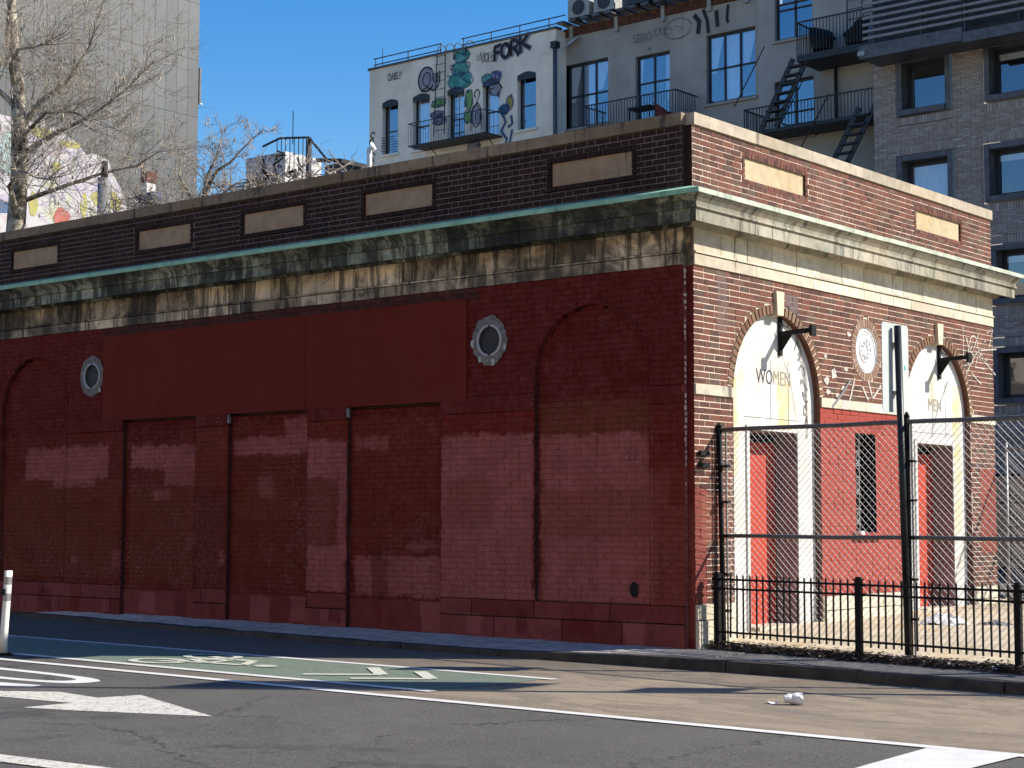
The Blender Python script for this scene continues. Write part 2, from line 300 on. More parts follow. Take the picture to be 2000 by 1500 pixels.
c = t.mix(t.rng(t.n('ShaderNodeSeparateXYZ', {0: t.pos()}).outputs[0], -.8, .4), c, t.mix(.62, c, (.05, .05, .05)))
t.bump(t.noise(9, 6, .75), .7, .04); M['sidewalk'] = t.fin(c, .9)
M['kerb'] = plain('steel_faced_kerb', (.045, .037, .027), .8, .5, 5, bump=.3)
t = NT('yard_concrete')
c = t.mix(t.rng(t.noise(4, 6, .7), .3, .7), (.40, .335, .225), (.56, .48, .345)); c = t.mix(t.rng(t.noise(1.2, 5, .7), .5, .66, 0, .75), c, (.42, .27, .10)); c = t.mix(t.rng(t.noise(2.4, 6, .8), .55, .72, 0, .55), c, (.16, .14, .12))
t.bump(t.noise(20, 5), .4, .01); M['yard'] = t.fin(c, .9)
def paint(name, c, wear=.62):
    t = NT(name); cc = t.mix(t.rng(t.noise(5, 6, .75), .3, .75), c, tuple(x*.82 for x in c)); t.fin(cc, .75)
    tr = t.n('ShaderNodeBsdfTransparent').outputs[0]
    f = t.math('MAXIMUM', t.rng(t.noise(22, 6, .8), wear, wear+.05), t.rng(t.noise(160, 3, .8), wear+.04, wear+.1))
    mx = t.n('ShaderNodeMixShader', {0: f, 1: t.b.outputs[0], 2: tr}).outputs[0]
    t.t.links.new(mx, t.out.inputs['Surface']); return t.m
M['tag_white'] = paint('faded_white_spray', (.56, .51, .46), .53)
M['tag_grey'] = paint('faded_grey_spray', (.17, .17, .175), .55)
M['mark'] = paint('road_marking', (.64, .62, .57), .62)
M['markworn'] = paint('worn_road_marking', (.60, .57, .49), .555)
M['markfaint'] = paint('faded_lane_symbol', (.52, .52, .42), .6)
M['green'] = paint('green_lane_paint', (.155, .19, .14), .57)
t = NT('bark'); c = t.mix(t.rng(t.noise(3, 5, .7, stretch=(1, 1, .6)), .42, .58), (.10, .078, .055), (.42, .37, .28)); t.bump(t.noise(20, 4), .4, .02); M['bark'] = t.fin(c, .85)
M['twig'] = plain('twig', (.33, .27, .205), .85, .4, 3)
t = NT('leaf'); c = t.ramp(t.n('ShaderNodeAttribute', attribute_name='rnd').outputs['Fac'], [(0, (.012, .009, .006)), (.6, (.045, .026, .014)), (.88, (.09, .055, .03)), (.95, (.45, .43, .40)), (1, (.6, .58, .55))]); M['leaf'] = t.fin(c, .8)

# ------------------------------------------------------------------ mesh helpers
class MB:
    def __init__(s): s.v = []; s.f = []; s.r = []
    def poly(s, pts, rnd=0.):
        i = len(s.v); s.v += [tuple(p) for p in pts]; s.f.append(tuple(range(i, i+len(pts)))); s.r.append(rnd); return s
    def box(s, x0, x1, y0, y1, z0, z1, rnd=0.):
        i = len(s.v); s.v += [(x, y, z) for z in (z0, z1) for y in (y0, y1) for x in (x0, x1)]
        for q in ((0, 2, 3, 1), (4, 5, 7, 6), (0, 1, 5, 4), (2, 6, 7, 3), (0, 4, 6, 2), (1, 3, 7, 5)): s.f.append(tuple(i+k for k in q)); s.r.append(rnd)
        return s
    def frust(s, P, u0, u1, z0, z1, d0, d1, rnd=0., ch=0.):      # brick on a wall: front quad plus four sides, P(u,z,d)
        i = len(s.v); s.v += [P(a, b, d0) for a, b in ((u0, z0), (u1, z0), (u1, z1), (u0, z1))]
        s.v += [P(a, b, d1) for a, b in ((u0+ch, z0+ch), (u1-ch, z0+ch), (u1-ch, z1-ch), (u0+ch, z1-ch))]
        for q in ((4, 5, 6, 7), (0, 1, 5, 4), (1, 2, 6, 5), (2, 3, 7, 6), (3, 0, 4, 7)): s.f.append(tuple(i+k for k in q)); s.r.append(rnd)
        return s
    def tube(s, pts, rad, n=6, cap=True):
        pts = [Vector(p) for p in pts]; rads = rad if isinstance(rad, (list, tuple)) else [rad]*len(pts)
        rings = []; ref = None
        for k, p in enumerate(pts):
            d = (pts[min(k+1, len(pts)-1)]-pts[max(k-1, 0)])
            if d.length < 1e-9: d = Vector((0, 0, 1))
            d.normalize()
            if ref is None: ref = Vector((1, 0, 0)) if abs(d.x) < .8 else Vector((0, 1, 0))
            a = d.cross(ref).normalized(); b = d.cross(a).normalized(); ref = b.cross(d).normalized() if False else ref
            i = len(s.v); rings.append(i)
            for j in range(n):
                an = 2*math.pi*j/n; s.v.append(tuple(p+(a*math.cos(an)+b*math.sin(an))*rads[k]))
        for k in range(len(rings)-1):
            for j in range(n):
                j2 = (j+1) % n; s.f.append((rings[k]+j, rings[k]+j2, rings[k+1]+j2, rings[k+1]+j)); s.r.append(0)
        if cap:
            s.f.append(tuple(rings[0]+j for j in range(n))[::-1]); s.f.append(tuple(rings[-1]+j for j in range(n))); s.r += [0, 0]
        return s
    def bar(s, a, b, w, h=None):                                  # square bar between two points
        h = h or w; a = Vector(a); b = Vector(b); d = (b-a).normalized()
        u = Vector((0, 0, 1)) if abs(d.z) < .9 else Vector((0, 1, 0)); x = d.cross(u).normalized(); y = x.cross(d)
        i = len(s.v)
        for p in (a, b):
            for sx, sy in ((-1, -1), (1, -1), (1, 1), (-1, 1)): s.v.append(tuple(p+x*sx*w/2+y*sy*h/2))
        for q in ((0, 3, 2, 1), (4, 5, 6, 7), (0, 1, 5, 4), (1, 2, 6, 5), (2, 3, 7, 6), (3, 0, 4, 7)): s.f.append(tuple(i+k for k in q)); s.r.append(0)
        return s
    def ribbon(s, pts, w):                                        # flat stroke in 3d; pts list of (P, side vector)
        for k in range(len(pts)-1):
            (p, n1), (q, n2) = pts[k], pts[k+1]; p, q, n1, n2 = Vector(p), Vector(q), Vector(n1), Vector(n2)
            s.poly([p-n1*w/2, q-n2*w/2, q+n2*w/2, p+n1*w/2])
        return s
    def build(s, name, mat, parent=None, smooth=False, rnd=False):
        me = bpy.data.meshes.new(name); me.from_pydata(s.v, [], s.f); me.materials.append(M[mat] if isinstance(mat, str) else mat)
        if rnd: a = me.attributes.new('rnd', 'FLOAT', 'FACE'); a.data.foreach_set('value', s.r)
        if smooth: me.polygons.foreach_set('use_smooth', [True]*len(me.polygons))
        me.update(); o = bpy.data.objects.new(name, me); col.objects.link(o)
        if parent is not None: o.parent = parent
        return o
def tag(o, label=None, cat=None, group=None, kind=None):
    if label: o['label'] = label
    if cat: o['category'] = cat
    if group: o['group'] = group
    if kind: o['kind'] = kind
    return o
def empty(name, loc=(0, 0, 0)):          # the parts keep world coordinates: base point stored as an offset
    o = bpy.data.objects.new(name, None); col.objects.link(o); o.empty_display_size = .2; return o
def text_mesh(name, body, size, fn, mat, parent, width=1., shear=0., bold=0.):
    cu = bpy.data.curves.new(name, 'FONT'); cu.body = body; cu.size = size; cu.align_x = 'CENTER'; cu.align_y = 'CENTER'; cu.resolution_u = 3; cu.shear = shear; cu.offset = bold
    ob = bpy.data.objects.new('lettering_source', cu); col.objects.link(ob)
    dg = bpy.context.evaluated_depsgraph_get(); me = bpy.data.meshes.new_from_object(ob.evaluated_get(dg))
    bpy.data.objects.remove(ob)
    for v in me.vertices: v.co = fn(v.co.x*width, v.co.y)
    me.materials.clear(); me.materials.append(M[mat]); me.name = name
    o = bpy.data.objects.new(name, me); col.objects.link(o); o.parent = parent; return o
def PR(y, z, d): return (d, y, z)        # right facade, facing +X
def PL(x, z, d): return (x, -d, z)       # street facade, facing -Y
def stroke(mb, P, pts, w, d=.006):       # spray stroke on a wall plane P(u,z,d)
    out = []
    for k, (a, b) in enumerate(pts):
        a0, b0 = pts[max(k-1, 0)]; a1, b1 = pts[min(k+1, len(pts)-1)]; l = math.hypot(a1-a0, b1-b0) or 1
        nx, nz = -(b1-b0)/l, (a1-a0)/l; s0 = Vector(P(0, 0, 0)); out.append((P(a, b, d), Vector(P(nx, nz, 0))-s0))
    mb.ribbon(out, w); return mb
def arc(cx, cz, r, a0, a1, n=14, sx=1.): return [(cx+sx*r*math.cos(R(a0+(a1-a0)*k/n)), cz+r*math.sin(R(a0+(a1-a0)*k/n))) for k in range(n+1)]

# ------------------------------------------------------------------ ground, road, sidewalk
SL = -.005
def gz(x): return SL*x
def rz(x): return SL*x-.13
g = MB(); g.poly([(-900, -900, 4.3-.2), (900, -900, -4.7-.2+.2), (900, 900, -4.7), (-900, 900, 4.1)]); tag(g.build('ground', 'ground'), kind='structure')
rd = MB()
for i in range(30):
    x0, x1 = -45+i*3, -42+i*3
    rd.poly([(x0, -40, rz(x0)), (x1, -40, rz(x1)), (x1, 1.0, rz(x1)), (x0, 1.0, rz(x0))])
road = tag(rd.build('road', 'asphalt'), kind='structure')
def mark(name, pts, mat='mark', lift=.004):
    m = MB().poly([(x, y, rz(x)+lift) for x, y in pts]); return m.build(name, mat, road)
def markline(name, x0, x1, y0, y1, w, mat='mark', lift=.008):
    m = MB(); n = 8
    for k in range(n):
        a, b = x0+(x1-x0)*k/n, x0+(x1-x0)*(k+1)/n; ya, yb = y0+(y1-y0)*k/n, y0+(y1-y0)*(k+1)/n
        m.poly([(a, ya-w/2, rz(a)+lift), (b, yb-w/2, rz(b)+lift), (b, yb+w/2, rz(b)+lift), (a, ya+w/2, rz(a)+lift)])
    return m.build(name, mat, road)
gm = MB()
for k in range(10):
    a, b = -20+k*2.0, -18+k*2.0
    gm.poly([(a, -4.38, rz(a)+.004), (b, -4.35, rz(b)+.004), (b, -2.74, rz(b)+.004), (a, -2.78, rz(a)+.004)])
gm.poly([(0, -4.35, rz(0)+.004), (.1, -3.9, rz(.1)+.004), (.14, -3.3, rz(.1)+.004), (.1, -2.74, rz(.1)+.004), (0, -2.74, rz(0)+.004)])
gm.build('green_lane', 'green', road)
markline('lane_line', -20, .23, -2.80, -2.72, .11)
markline('lane_line', -6.1, .12, -4.40, -4.36, .12)
markline('lane_line', -20, 7.5, -5.0, -4.86, .13)
markline('lane_line', .2, 6, -9.42, -8.9, .22, 'markworn')
mark('stop_line', [(5.16, -4.98), (5.80, -4.94), (5.78, -7.6), (5.36, -7.6)], 'mark', .012)
mark('turn_arrow', [(-4.4, -7.0), (-2.72, -6.88), (-2.27, -6.58), (-1.63, -6.66), (-1.54, -6.27), (.14, -6.92), (-1.0, -7.38), (-1.46, -7.52), (-1.45, -7.06), (-2.32, -7.15), (-4.4, -7.25)], 'markworn')
lm = MB(); n = 16                                                   # elongated letter O seen side-on
for (cx, cy, rx, ry, th) in ((-5.05, -5.87, 2.28, .36, .135),):
    for k in range(n*2):
        a0, a1 = 2*math.pi*k/(2*n), 2*math.pi*(k+1)/(2*n)
        def e(a, f): return (cx+(rx-f*2.2)*math.copysign(abs(math.cos(a))**.55, math.cos(a)), cy+(ry-f)*math.copysign(abs(math.sin(a))**.7, math.sin(a)))
        q = [e(a0, 0), e(a1, 0), e(a1, th), e(a0, th)]; lm.poly([(x, y, rz(x)+.004) for x, y in q])
lm.build('letter_marking', 'mark', road)
mark('letter_stroke', [(-5.2, -6.55), (-3.4, -6.41), (-2.88, -6.33), (-2.81, -6.5), (-3.12, -6.61), (-5.2, -6.72)], 'mark')
bk = MB()
def ring(m, cx, cy, rx, ry, th, n=24, lift=.012, a0=0, a1=360):
    for k in range(n):
        p, q = R(a0+(a1-a0)*k/n), R(a0+(a1-a0)*(k+1)/n)
        pts = [(cx+rx*math.cos(p), cy+ry*math.sin(p)), (cx+rx*math.cos(q), cy+ry*math.sin(q)), (cx+(rx-th)*math.cos(q), cy+(ry-th)*math.sin(q)), (cx+(rx-th)*math.cos(p), cy+(ry-th)*math.sin(p))]
        m.poly([(x, y, rz(x)+lift) for x, y in pts])
def seg(m, a, b, wd, lift=.012):
    d = Vector((b[0]-a[0], b[1]-a[1])).normalized(); nx, ny = -d.y*wd/2, d.x*wd/2
    m.poly([(x, y, rz(x)+lift) for x, y in ((a[0]+nx, a[1]+ny), (b[0]+nx, b[1]+ny), (b[0]-nx, b[1]-ny), (a[0]-nx, a[1]-ny))])
ring(bk, -4.15, -3.95, .38, .28, .10); ring(bk, -4.15, -3.2, .38, .28, .10)
for a, b in (((-4.15, -3.95), (-3.6, -3.75)), ((-3.6, -3.75), (-3.65, -3.35)), ((-4.15, -3.2), (-3.65, -3.35)), ((-3.6, -3.75), (-4.1, -3.55)), ((-4.1, -3.55), (-3.65, -3.35)), ((-3.7, -3.3), (-3.35, -3.3)), ((-3.6, -3.75), (-3.1, -3.7)), ((-3.1, -3.7), (-3.35, -3.35))): seg(bk, a, b, .11)
ring(bk, -2.85, -3.62, .14, .11, .11)
bk.build('bicycle_symbol', 'markfaint', road)
for cx in (-1.9, -1.25):
    cv = MB(); seg(cv, (cx, -4.0), (cx+.6, -3.52), .13); seg(cv, (cx+.6, -3.52), (cx, -3.02), .13, .0125); cv.build('lane_chevron', 'markfaint', road)
# kerb and slabs
KB = [(-16, .12), (-12.4, -.12), (-9.8, -.36), (-7.3, -.62), (-4.5, -.86), (-1.7, -.97), (.9, -.92), (2.1, -.95), (4.2, -1.06), (7, -1.25), (16, -1.9)]
def ky(x):
    for (a, ya), (b, yb) in zip(KB, KB[1:]):
        if a <= x <= b: return ya+(yb-ya)*(x-a)/(b-a)
    return KB[-1][1]
xs = [-15.5+.75*k for k in range(42)]
def kt(x): return -.070+.048*min(1, max(0, (x+2.2)/2.0))           # kerb top below the wall foot: the narrow strip is battered
kerb = tag(empty('kerb'), kind='structure')
for a0, b0 in zip(xs[::2], xs[2::2]):
    kb = MB(); jz = random.uniform(-.006, .006); jy = random.uniform(-.008, .008)
    for a, b in ((a0+.004, (a0+b0)/2), ((a0+b0)/2, b0-.004)):
        for (p, q) in (((0, -.22), (.010, -.018)), ((.010, -.018), (.026, 0)), ((.026, 0), (.15, .004))):
            kb.poly([(a, ky(a)+p[0]+jy, gz(a)+kt(a)+p[1]+jz), (b, ky(b)+p[0]+jy, gz(b)+kt(b)+p[1]+jz), (b, ky(b)+q[0]+jy, gz(b)+kt(b)+q[1]+jz), (a, ky(a)+q[0]+jy, gz(a)+kt(a)+q[1]+jz)])
    kb.build('kerb_stone', 'kerb', kerb)
sw = MB()
for a, b in zip(xs, xs[1:]): sw.poly([(a, ky(a)+.1, gz(a)+kt(a)-.03), (b, ky(b)+.1, gz(b)+kt(b)-.03), (b, 2, gz(b)-.05), (a, 2, gz(a)-.05)])
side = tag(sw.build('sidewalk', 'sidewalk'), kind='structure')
x = -15.2
while x < 14:
    wd = random.uniform(1.1, 1.6); a, b = x+.006, x+wd-.006; x += wd
    def top(xx): return .03 if xx < -.05 else .32-.158*(xx-.15)
    m = MB(); n_ = 4; rowsz = []
    for u in range(n_+1):
        X = a+(b-a)*u/n_; y0_, y1_ = ky(X)+.155, max(top(X), ky(X)+.2); rw = []
        for v in range(4):
            t_ = v/3; rw.append((X, y0_+(y1_-y0_)*t_, gz(X)+kt(X)*(1-t_)+random.uniform(-.007, .007)+.002))
        rowsz.append(rw)
    for u in range(n_):
        for v in range(3): m.poly([rowsz[u][v], rowsz[u+1][v], rowsz[u+1][v+1], rowsz[u][v+1]])
    for u, sgn in ((0, 0), (n_, 0)):
        for v in range(3): p, q = rowsz[u][v], rowsz[u][v+1]; m.poly([p, q, (q[0], q[1], q[2]-.06), (p[0], p[1], p[2]-.06)])
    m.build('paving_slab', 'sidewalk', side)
# yard behind the fence: one sheet that climbs gently towards the far end
def yz(y): return .015+.125*min(1, max(0, (y-.2)/1.4))+.012*max(0, y)
ym = MB(); ys = [-1.6, -.6, .0, .4, .8, 1.2, 1.6, 2.4, 3.6, 5, 6.5, 8, 10, 14, 22]
for a, b in zip(ys, ys[1:]):
    for x0, x1 in ((-.3, 4), (4, 9), (9, 16)):
        def cl(xx, yy): return max(yy, .34-.158*(xx-.15)) if xx > 0 else max(yy, .34)
        ym.poly([(x0, cl(x0, a), yz(cl(x0, a))), (x1, cl(x1, a), yz(cl(x1, a))), (x1, cl(x1, b), yz(cl(x1, b))), (x0, cl(x0, b), yz(cl(x0, b)))])
ym.poly([(-.3, .34, -.1), (16, .34-.158*15.85, -.2), (16, .34-.158*15.85, yz(-2)-.002), (-.3, .34, yz(.34)-.002)])
tag(ym.build('yard_pavement', 'yard'), kind='structure')

# ------------------------------------------------------------------ the restroom building
bld = empty('restroom_building')
tag(bld, 'low brick public restroom with red painted street wall and arched doorways', 'building')
CO, BL, JT = .0695, .2155, .0115
XL, YB = -13.43, 7.97                     # left end, back end
bricks = []                               # candidates for single pieces: (size score, wall, u, row z, P, length)
def intervals(u0, u1, ex):
    seg = [(u0, u1)]
    for a, b in ex:
        nx = []
        for p, q in seg:
            if b <= p or a >= q: nx.append((p, q)); continue
            if a > p: nx.append((p, a))
            if b < q: nx.append((b, q))
        seg = nx
    return [s for s in seg if s[1]-s[0] > .004]
def lay(P, u0, u1, z0, z1, ex, mb, mort, base=0., pick=None, prox=.0, jit=.0025, flem=False, ch=.0, co=CO, bl=BL, jt=JT, d1=.0, d0=-.0045, hp=.12, jv=1.):
    rows = max(1, round((z1-z0)/co)); co = (z1-z0)/rows
    for r in range(rows):
        za, zb = z0+r*co, z0+(r+1)*co
        for a, b in intervals(u0, u1, ex((za+zb)/2)):
            mort.poly([P(a, za, base+d0), P(b, za, base+d0), P(b, zb, base+d0), P(a, zb, base+d0)])
        u = u0-bl*(.5 if r % 2 else 0)-(.0 if not flem else bl*.25*(r % 2)); k = 0
        while u < u1:
            L = bl
            if flem: L = bl if k % 2 == 0 else bl*.5
            elif random.random() < hp: L = bl*.5
            k += 1
            a, b = max(u, u0), min(u+L, u1); u += L
            for p, q in intervals(a, b, ex((za+zb)/2)):
                if q-p < .03: continue
                e = base+d1+random.uniform(-jit, jit); full = abs((q-p)-bl) < 1e-6
                A = (p+jt/2*jv, q-jt/2*jv, za+jt/2, zb-jt/2)
                if full and pick is not None:
                    pick.append((P, A, e, prox)); continue
                mb.frust(P, *A[:2], *A[2:], base+d0, e, random.random(), ch)
# --- right facade
AR = [(1.86, .995), (6.15, .995)]; SPR = 2.845; RING = .112
def exR(z):
    o = []
    for yc, r in AR:
        if z < SPR: o.append((yc-r, yc+r))
        else:
            h = z-SPR; ro = r+RING
            if h < ro: w_ = math.sqrt(ro*ro-h*h); o.append((yc-w_, yc+w_))
    if 1.23 < z < 2.49: o.append((3.75, 4.28))
    h = z-3.58
    if abs(h) < .41: w_ = math.sqrt(.41**2-h*h); o.append((4.08-w_, 4.08+w_))
    for yc in (1.87, 6.18):
        if 3.82 < z < 4.11: o.append((yc-.095, yc+.095))
    return o
wallR = MB(); wallR.box(-.6, -.30, .06, .84, 0, 5.5); wallR.poly([PR(.06, 0, -.02), PR(.3, 0, -.02), PR(.3, .5, -.02), PR(.06, .5, -.02)])
fw = MB(); mR = MB(); candR = []
lay(PR, .06, YB, .48, 2.785, exR, fw, mR, pick=candR, prox=.55)
lay(PR, .06, YB, 2.905, 4.23, exR, fw, mR, pick=candR, prox=.55)
side_wall = mR.build('side_wall', 'mortarR', bld)
pm = MB(); mP = MB(); candP = []
PANR = [(1.17, 2.56), (5.57, 6.95)]
def exPR(z): return [(a-.07, b+.07) for a, b in PANR] if 5.30 < z < 5.68 else []
lay(PR, .06, YB, 5.11, 5.80, exPR, pm, mP, pick=candP, prox=.55, flem=True)
parR = mP.build('side_parapet', 'mortarR', bld)
# --- street-side parapet
PANL = [(-1.95, -.79), (-5.02, -3.85), (-7.34, -6.16), (-9.63, -8.46), (-12.72, -11.56)]
def exPL(z): return [(a-.07, b+.07) for a, b in PANL] if 5.26 < z < 5.66 else []
pl = MB(); mPL = MB(); candL = []
lay(PL, XL, -.09, 5.11, 5.80, exPL, pl, mPL, pick=candL, prox=.83, flem=True)
parL = mPL.build('street_parapet', 'mortarL', bld)
# --- single bricks: the largest in view become pieces of their own, the rest one joined mesh per wall
allc = [(c, 'R') for c in candR if not (2.84 < c[1][0] < 5.2 and c[1][2] < 2.78)]+[(c, 'P') for c in candP]+[(c, 'L') for c in candL]
paintedR = [c for c in candR if (2.84 < c[1][0] < 5.2 and c[1][2] < 2.78)]
def score(c): p = Vector(c[0](c[1][0], c[1][2], 0)); return -c[3]/((p-CAM).length**2)
allc.sort(key=lambda c: score(c[0]))
proto = {}
for k, ((P, A, e, pr), wl) in enumerate(allc):
    if k < 300:
        key = (wl == 'L', round(A[3]-A[2], 5))
        mat, par = {'R': ('brickRo', side_wall), 'P': ('brickPo', parR), 'L': ('brickLo', parL)}[wl]
        kk = (wl, round(A[3]-A[2], 5))
        if kk not in proto:
            m = MB(); m.frust(lambda u, z, d: P(u, z, d), -(A[1]-A[0])/2, (A[1]-A[0])/2, -(A[3]-A[2])/2, (A[3]-A[2])/2, -.006, 0, 0, .0015)
            o = m.build('brick', mat, par); proto[kk] = o
        else: o = proto[kk].copy(); col.objects.link(o)
        o.location = P((A[0]+A[1])/2, (A[2]+A[3])/2, e)
    else: {'R': fw, 'P': pm, 'L': pl}[wl].frust(P, A[0], A[1], A[2], A[3], -.013, e, random.random(), .0)
for P, A, e, pr in paintedR: fw.frust(P, A[0], A[1], A[2], A[3], -.010, e*2, random.random(), .004)
tag(fw.build('facade_brickwork', 'brickR', side_wall, rnd=True), kind='stuff')
tag(pm.build('parapet_brickwork', 'brickP', parR, rnd=True), kind='stuff')
# soldier borders and inset stones of the parapets
def inset(P, a, b, z0, z1, mb, stone_mat, par):
    n = int((b-a+.14)/.072)
    for k in range(n):
        u = a-.07+(b-a+.14)*k/n; u2 = a-.07+(b-a+.14)*(k+1)/n
        mb.frust(P, u+.005, u2-.005, z1+.004, z1+.064, -.030, random.uniform(-.002, .002), random.random())
        if k % 2 == 0: mb.frust(P, u+.005, min(b+.07, u+2*(b-a+.14)/n)-.005, z0-.058, z0-.006, -.030, random.uniform(-.002, .002), random.random())
    for uu in (a-.065, b+.005):
        for q in range(4): zz = z0+(z1-z0)*q/4; mb.frust(P, uu, uu+.06, zz+.005, zz+(z1-z0)/4-.005, -.030, random.uniform(-.002, .002), random.random())
    m = MB().frust(P, a, b, z0, z1, -.06, -.028, 0, .0)
    m.build('inset_stone', stone_mat, par)
b2 = MB(); bk2 = MB()
for a, b in PANR: inset(PR, a, b, 5.36, 5.615, b2, 'panelR', parR); bk2.poly([PR(a-.07, 5.29, -.0135), PR(b+.07, 5.29, -.0135), PR(b+.07, 5.36, -.0135), PR(a-.07, 5.36, -.0135)]).poly([PR(a-.07, 5.615, -.0135), PR(b+.07, 5.615, -.0135), PR(b+.07, 5.69, -.0135), PR(a-.07, 5.69, -.0135)]); bk2.poly([PR(a-.08, 5.25, -.0605), PR(b+.08, 5.25, -.0605), PR(b+.08, 5.7, -.0605), PR(a-.08, 5.7, -.0605)])
tag(b2.build('panel_border', 'brickP', parR, rnd=True), kind='stuff'); bk2.build('border_bed', 'mortarR', parR)
b3 = MB()
for a, b in PANL: inset(PL, a, b, 5.325, 5.60, b3, 'panelL', parL); MB().poly([PL(a-.08, 5.2, -.0605), PL(b+.08, 5.2, -.0605), PL(b+.08, 5.7, -.0605), PL(a-.08, 5.7, -.0605)]).build('border_bed', 'mortarL', parL)
tag(b3.build('panel_border', 'brickL', parL, rnd=True), kind='stuff')
tag(pl.build('parapet_brickwork', 'brickL', parL, rnd=True), kind='stuff')
# body behind the skins, roof and back
core = MB(); core.box(XL+.02, -.45, 7.6, YB-.02, 0, 5.8); core.box(XL+.0, XL+.3, .13, 7.6, 0, 5.8); core.box(XL+.3, -.07, .14, .4, 0, 5.8); core.box(-.4, -.07, .4, 7.6, 4.2, 5.8); core.poly([(XL+.1, .2, 5.45), (-.2, .2, 5.45), (-.2, 7.8, 5.45), (XL+.1, 7.8, 5.45)]); core.box(-.45, -.013, YB-.02, YB-.005, .2, 5.8)
core.build('core_wall', 'mortarL', bld)
# corner rebate
cr = MB(); cr.poly([(-.09, 0, 0), (-.09, .06, 0), (-.09, .06, 4.22), (-.09, 0, 4.22)]); cr.build('corner_rebate', 'brickRr2', bld)
cc = MB(); rq = random.Random(9)  # jagged brick ends, coloured pale for the sunlit corner edge
for k in range(60):
    z = .1+k*CO
    if rq.random() < .72 and z < 4.15: a_ = rq.uniform(0, .02); cc.frust(lambda u, zz, dd: (-.09+dd, u, zz), a_, rq.uniform(.03, .058), z+rq.uniform(.004, .02), z+rq.uniform(.045, .066), 0, .004)
tag(cc.build('sunlit_corner_ends', 'mortarR', bld), kind='stuff'); MB().poly([(-.09, .06, 0), (0, .06, 0), (0, .06, 4.22), (-.09, .06, 4.22)]).build('corner_rebate', 'red', bld)
cr = MB(); cr.poly([(-.09, 0, 5.1), (-.09, .06, 5.1), (-.09, .06, 5.8), (-.09, 0, 5.8)]).poly([(-.09, .06, 5.1), (-.012, .06, 5.1), (-.012, .06, 5.8), (-.09, .06, 5.8)]); cr.build('corner_rebate', 'brickLo', bld)
# --- street wall, painted brick
BAYS = [(-9.86, -8.26), (-7.58, -6.03), (-5.28, -3.67)]; HEAD = 2.82; DEP = .05
AL = [(-1.38, .82), (-12.05, .83)]; ASP = 3.06
def exL(z):
    o = []
    for a, b in BAYS:
        if z < HEAD: o.append((a, b))
    for xc, r in AL:
        if z < ASP: o.append((xc-r, xc+r))
        elif z < ASP+r: w_ = math.sqrt(r*r-(z-ASP)**2); o.append((xc-w_, xc+w_))
    for xc, zc in ((-2.89, 3.56), (-10.62, 3.53)):
        if abs(z-zc) < .20: w_ = math.sqrt(.2**2-(z-zc)**2); o.append((xc-w_, xc+w_))
    return o
def exL2(z):
    o = exL(z)
    if 2.9 < z < 4.06: o = o+[(-10.2, -3.4)]
    return o
wl = MB(); ml = MB()
def lw(u0, u1, z0, z1, ex, base=0.): lay(PL, u0, u1, z0, z1, ex, wl, ml, base=base, jit=.0022, ch=.0035, d0=-.009, hp=0., jv=.24)
lw(XL, -.09, .46, 2.69, exL); lw(XL, -.09, 2.89, 4.225, exL2)
for a, b in BAYS: lw(a, b, .0, HEAD, lambda z: [], -DEP)
for xc, r in AL:
    def exA(z, xc=xc, r=r):
        if z < ASP: return []
        if z > ASP+r: return [(-99, 99)]
        w_ = math.sqrt(max(0, r*r-(z-ASP)**2)); return [(-99, xc-w_), (xc+w_, 99)]
    lw(xc-r, xc+r, .46, ASP+r+.02, exA, -.06 if xc > -5 else -.06)
sw_ = ml.build('street_wall', 'red', bld)
tag(wl.build('painted_brickwork', 'red', sw_, rnd=True), kind='stuff')
for a, b in BAYS:
    jm = MB()
    for u in (a, b): jm.poly([(u, -.002, 0), (u, DEP+.01, 0), (u, DEP+.01, HEAD), (u, -.002, HEAD)])
    jm.poly([(a, -.002, HEAD), (b, -.002, HEAD), (b, DEP+.01, HEAD), (a, DEP+.01, HEAD)])
    jm.build('reveal', 'red', sw_)
for xc, r in AL:
    jm = MB()
    pts = [(xc-r, .46)]+[(xc+r*math.cos(R(180-180*k/28)), ASP+r*math.sin(R(180-180*k/28))) for k in range(29)]+[(xc+r, .46)]
    for (a, za), (b, zb) in zip(pts, pts[1:]): jm.poly([(a, -.004, za), (b, -.004, zb), (b, .08, zb), (a, .08, za)])
    jm.build('reveal', 'red', sw_)
# arch mouldings (thin raised edge) of the blocked arches
for xc, r in AL:
    m = MB(); m.tube([(xc+(r+.012)*math.cos(R(180-180*k/30)), -.004, ASP+(r+.012)*math.sin(R(180-180*k/30))) for k in range(31)], .012, 5); m.build('arch_edge', 'red', sw_)
# dark strips at the bay edges, added for the shade of the left jambs
for x_, z_ in ((-9.86, 2.80), (-7.58, 2.80), (-5.28, 2.83), (-2.2, 3.0)):
    m = MB(); pts = [(x_+.018+random.uniform(-.006, .006), .012, .02+z_*k/24) for k in range(25)]; m.tube(pts, [.008+random.uniform(-.003, .003) for _ in pts], 5); m.build('jamb_shade_strip', 'jamb_shade_dark' if 'jamb_shade_dark' in M else 'black', sw_)
for x_ in (-7.58, -5.28): MB().box(x_-.02, x_+.035, -.022, .01, 2.72, 2.84).build('lintel_corbel', 'grey_ring', sw_)
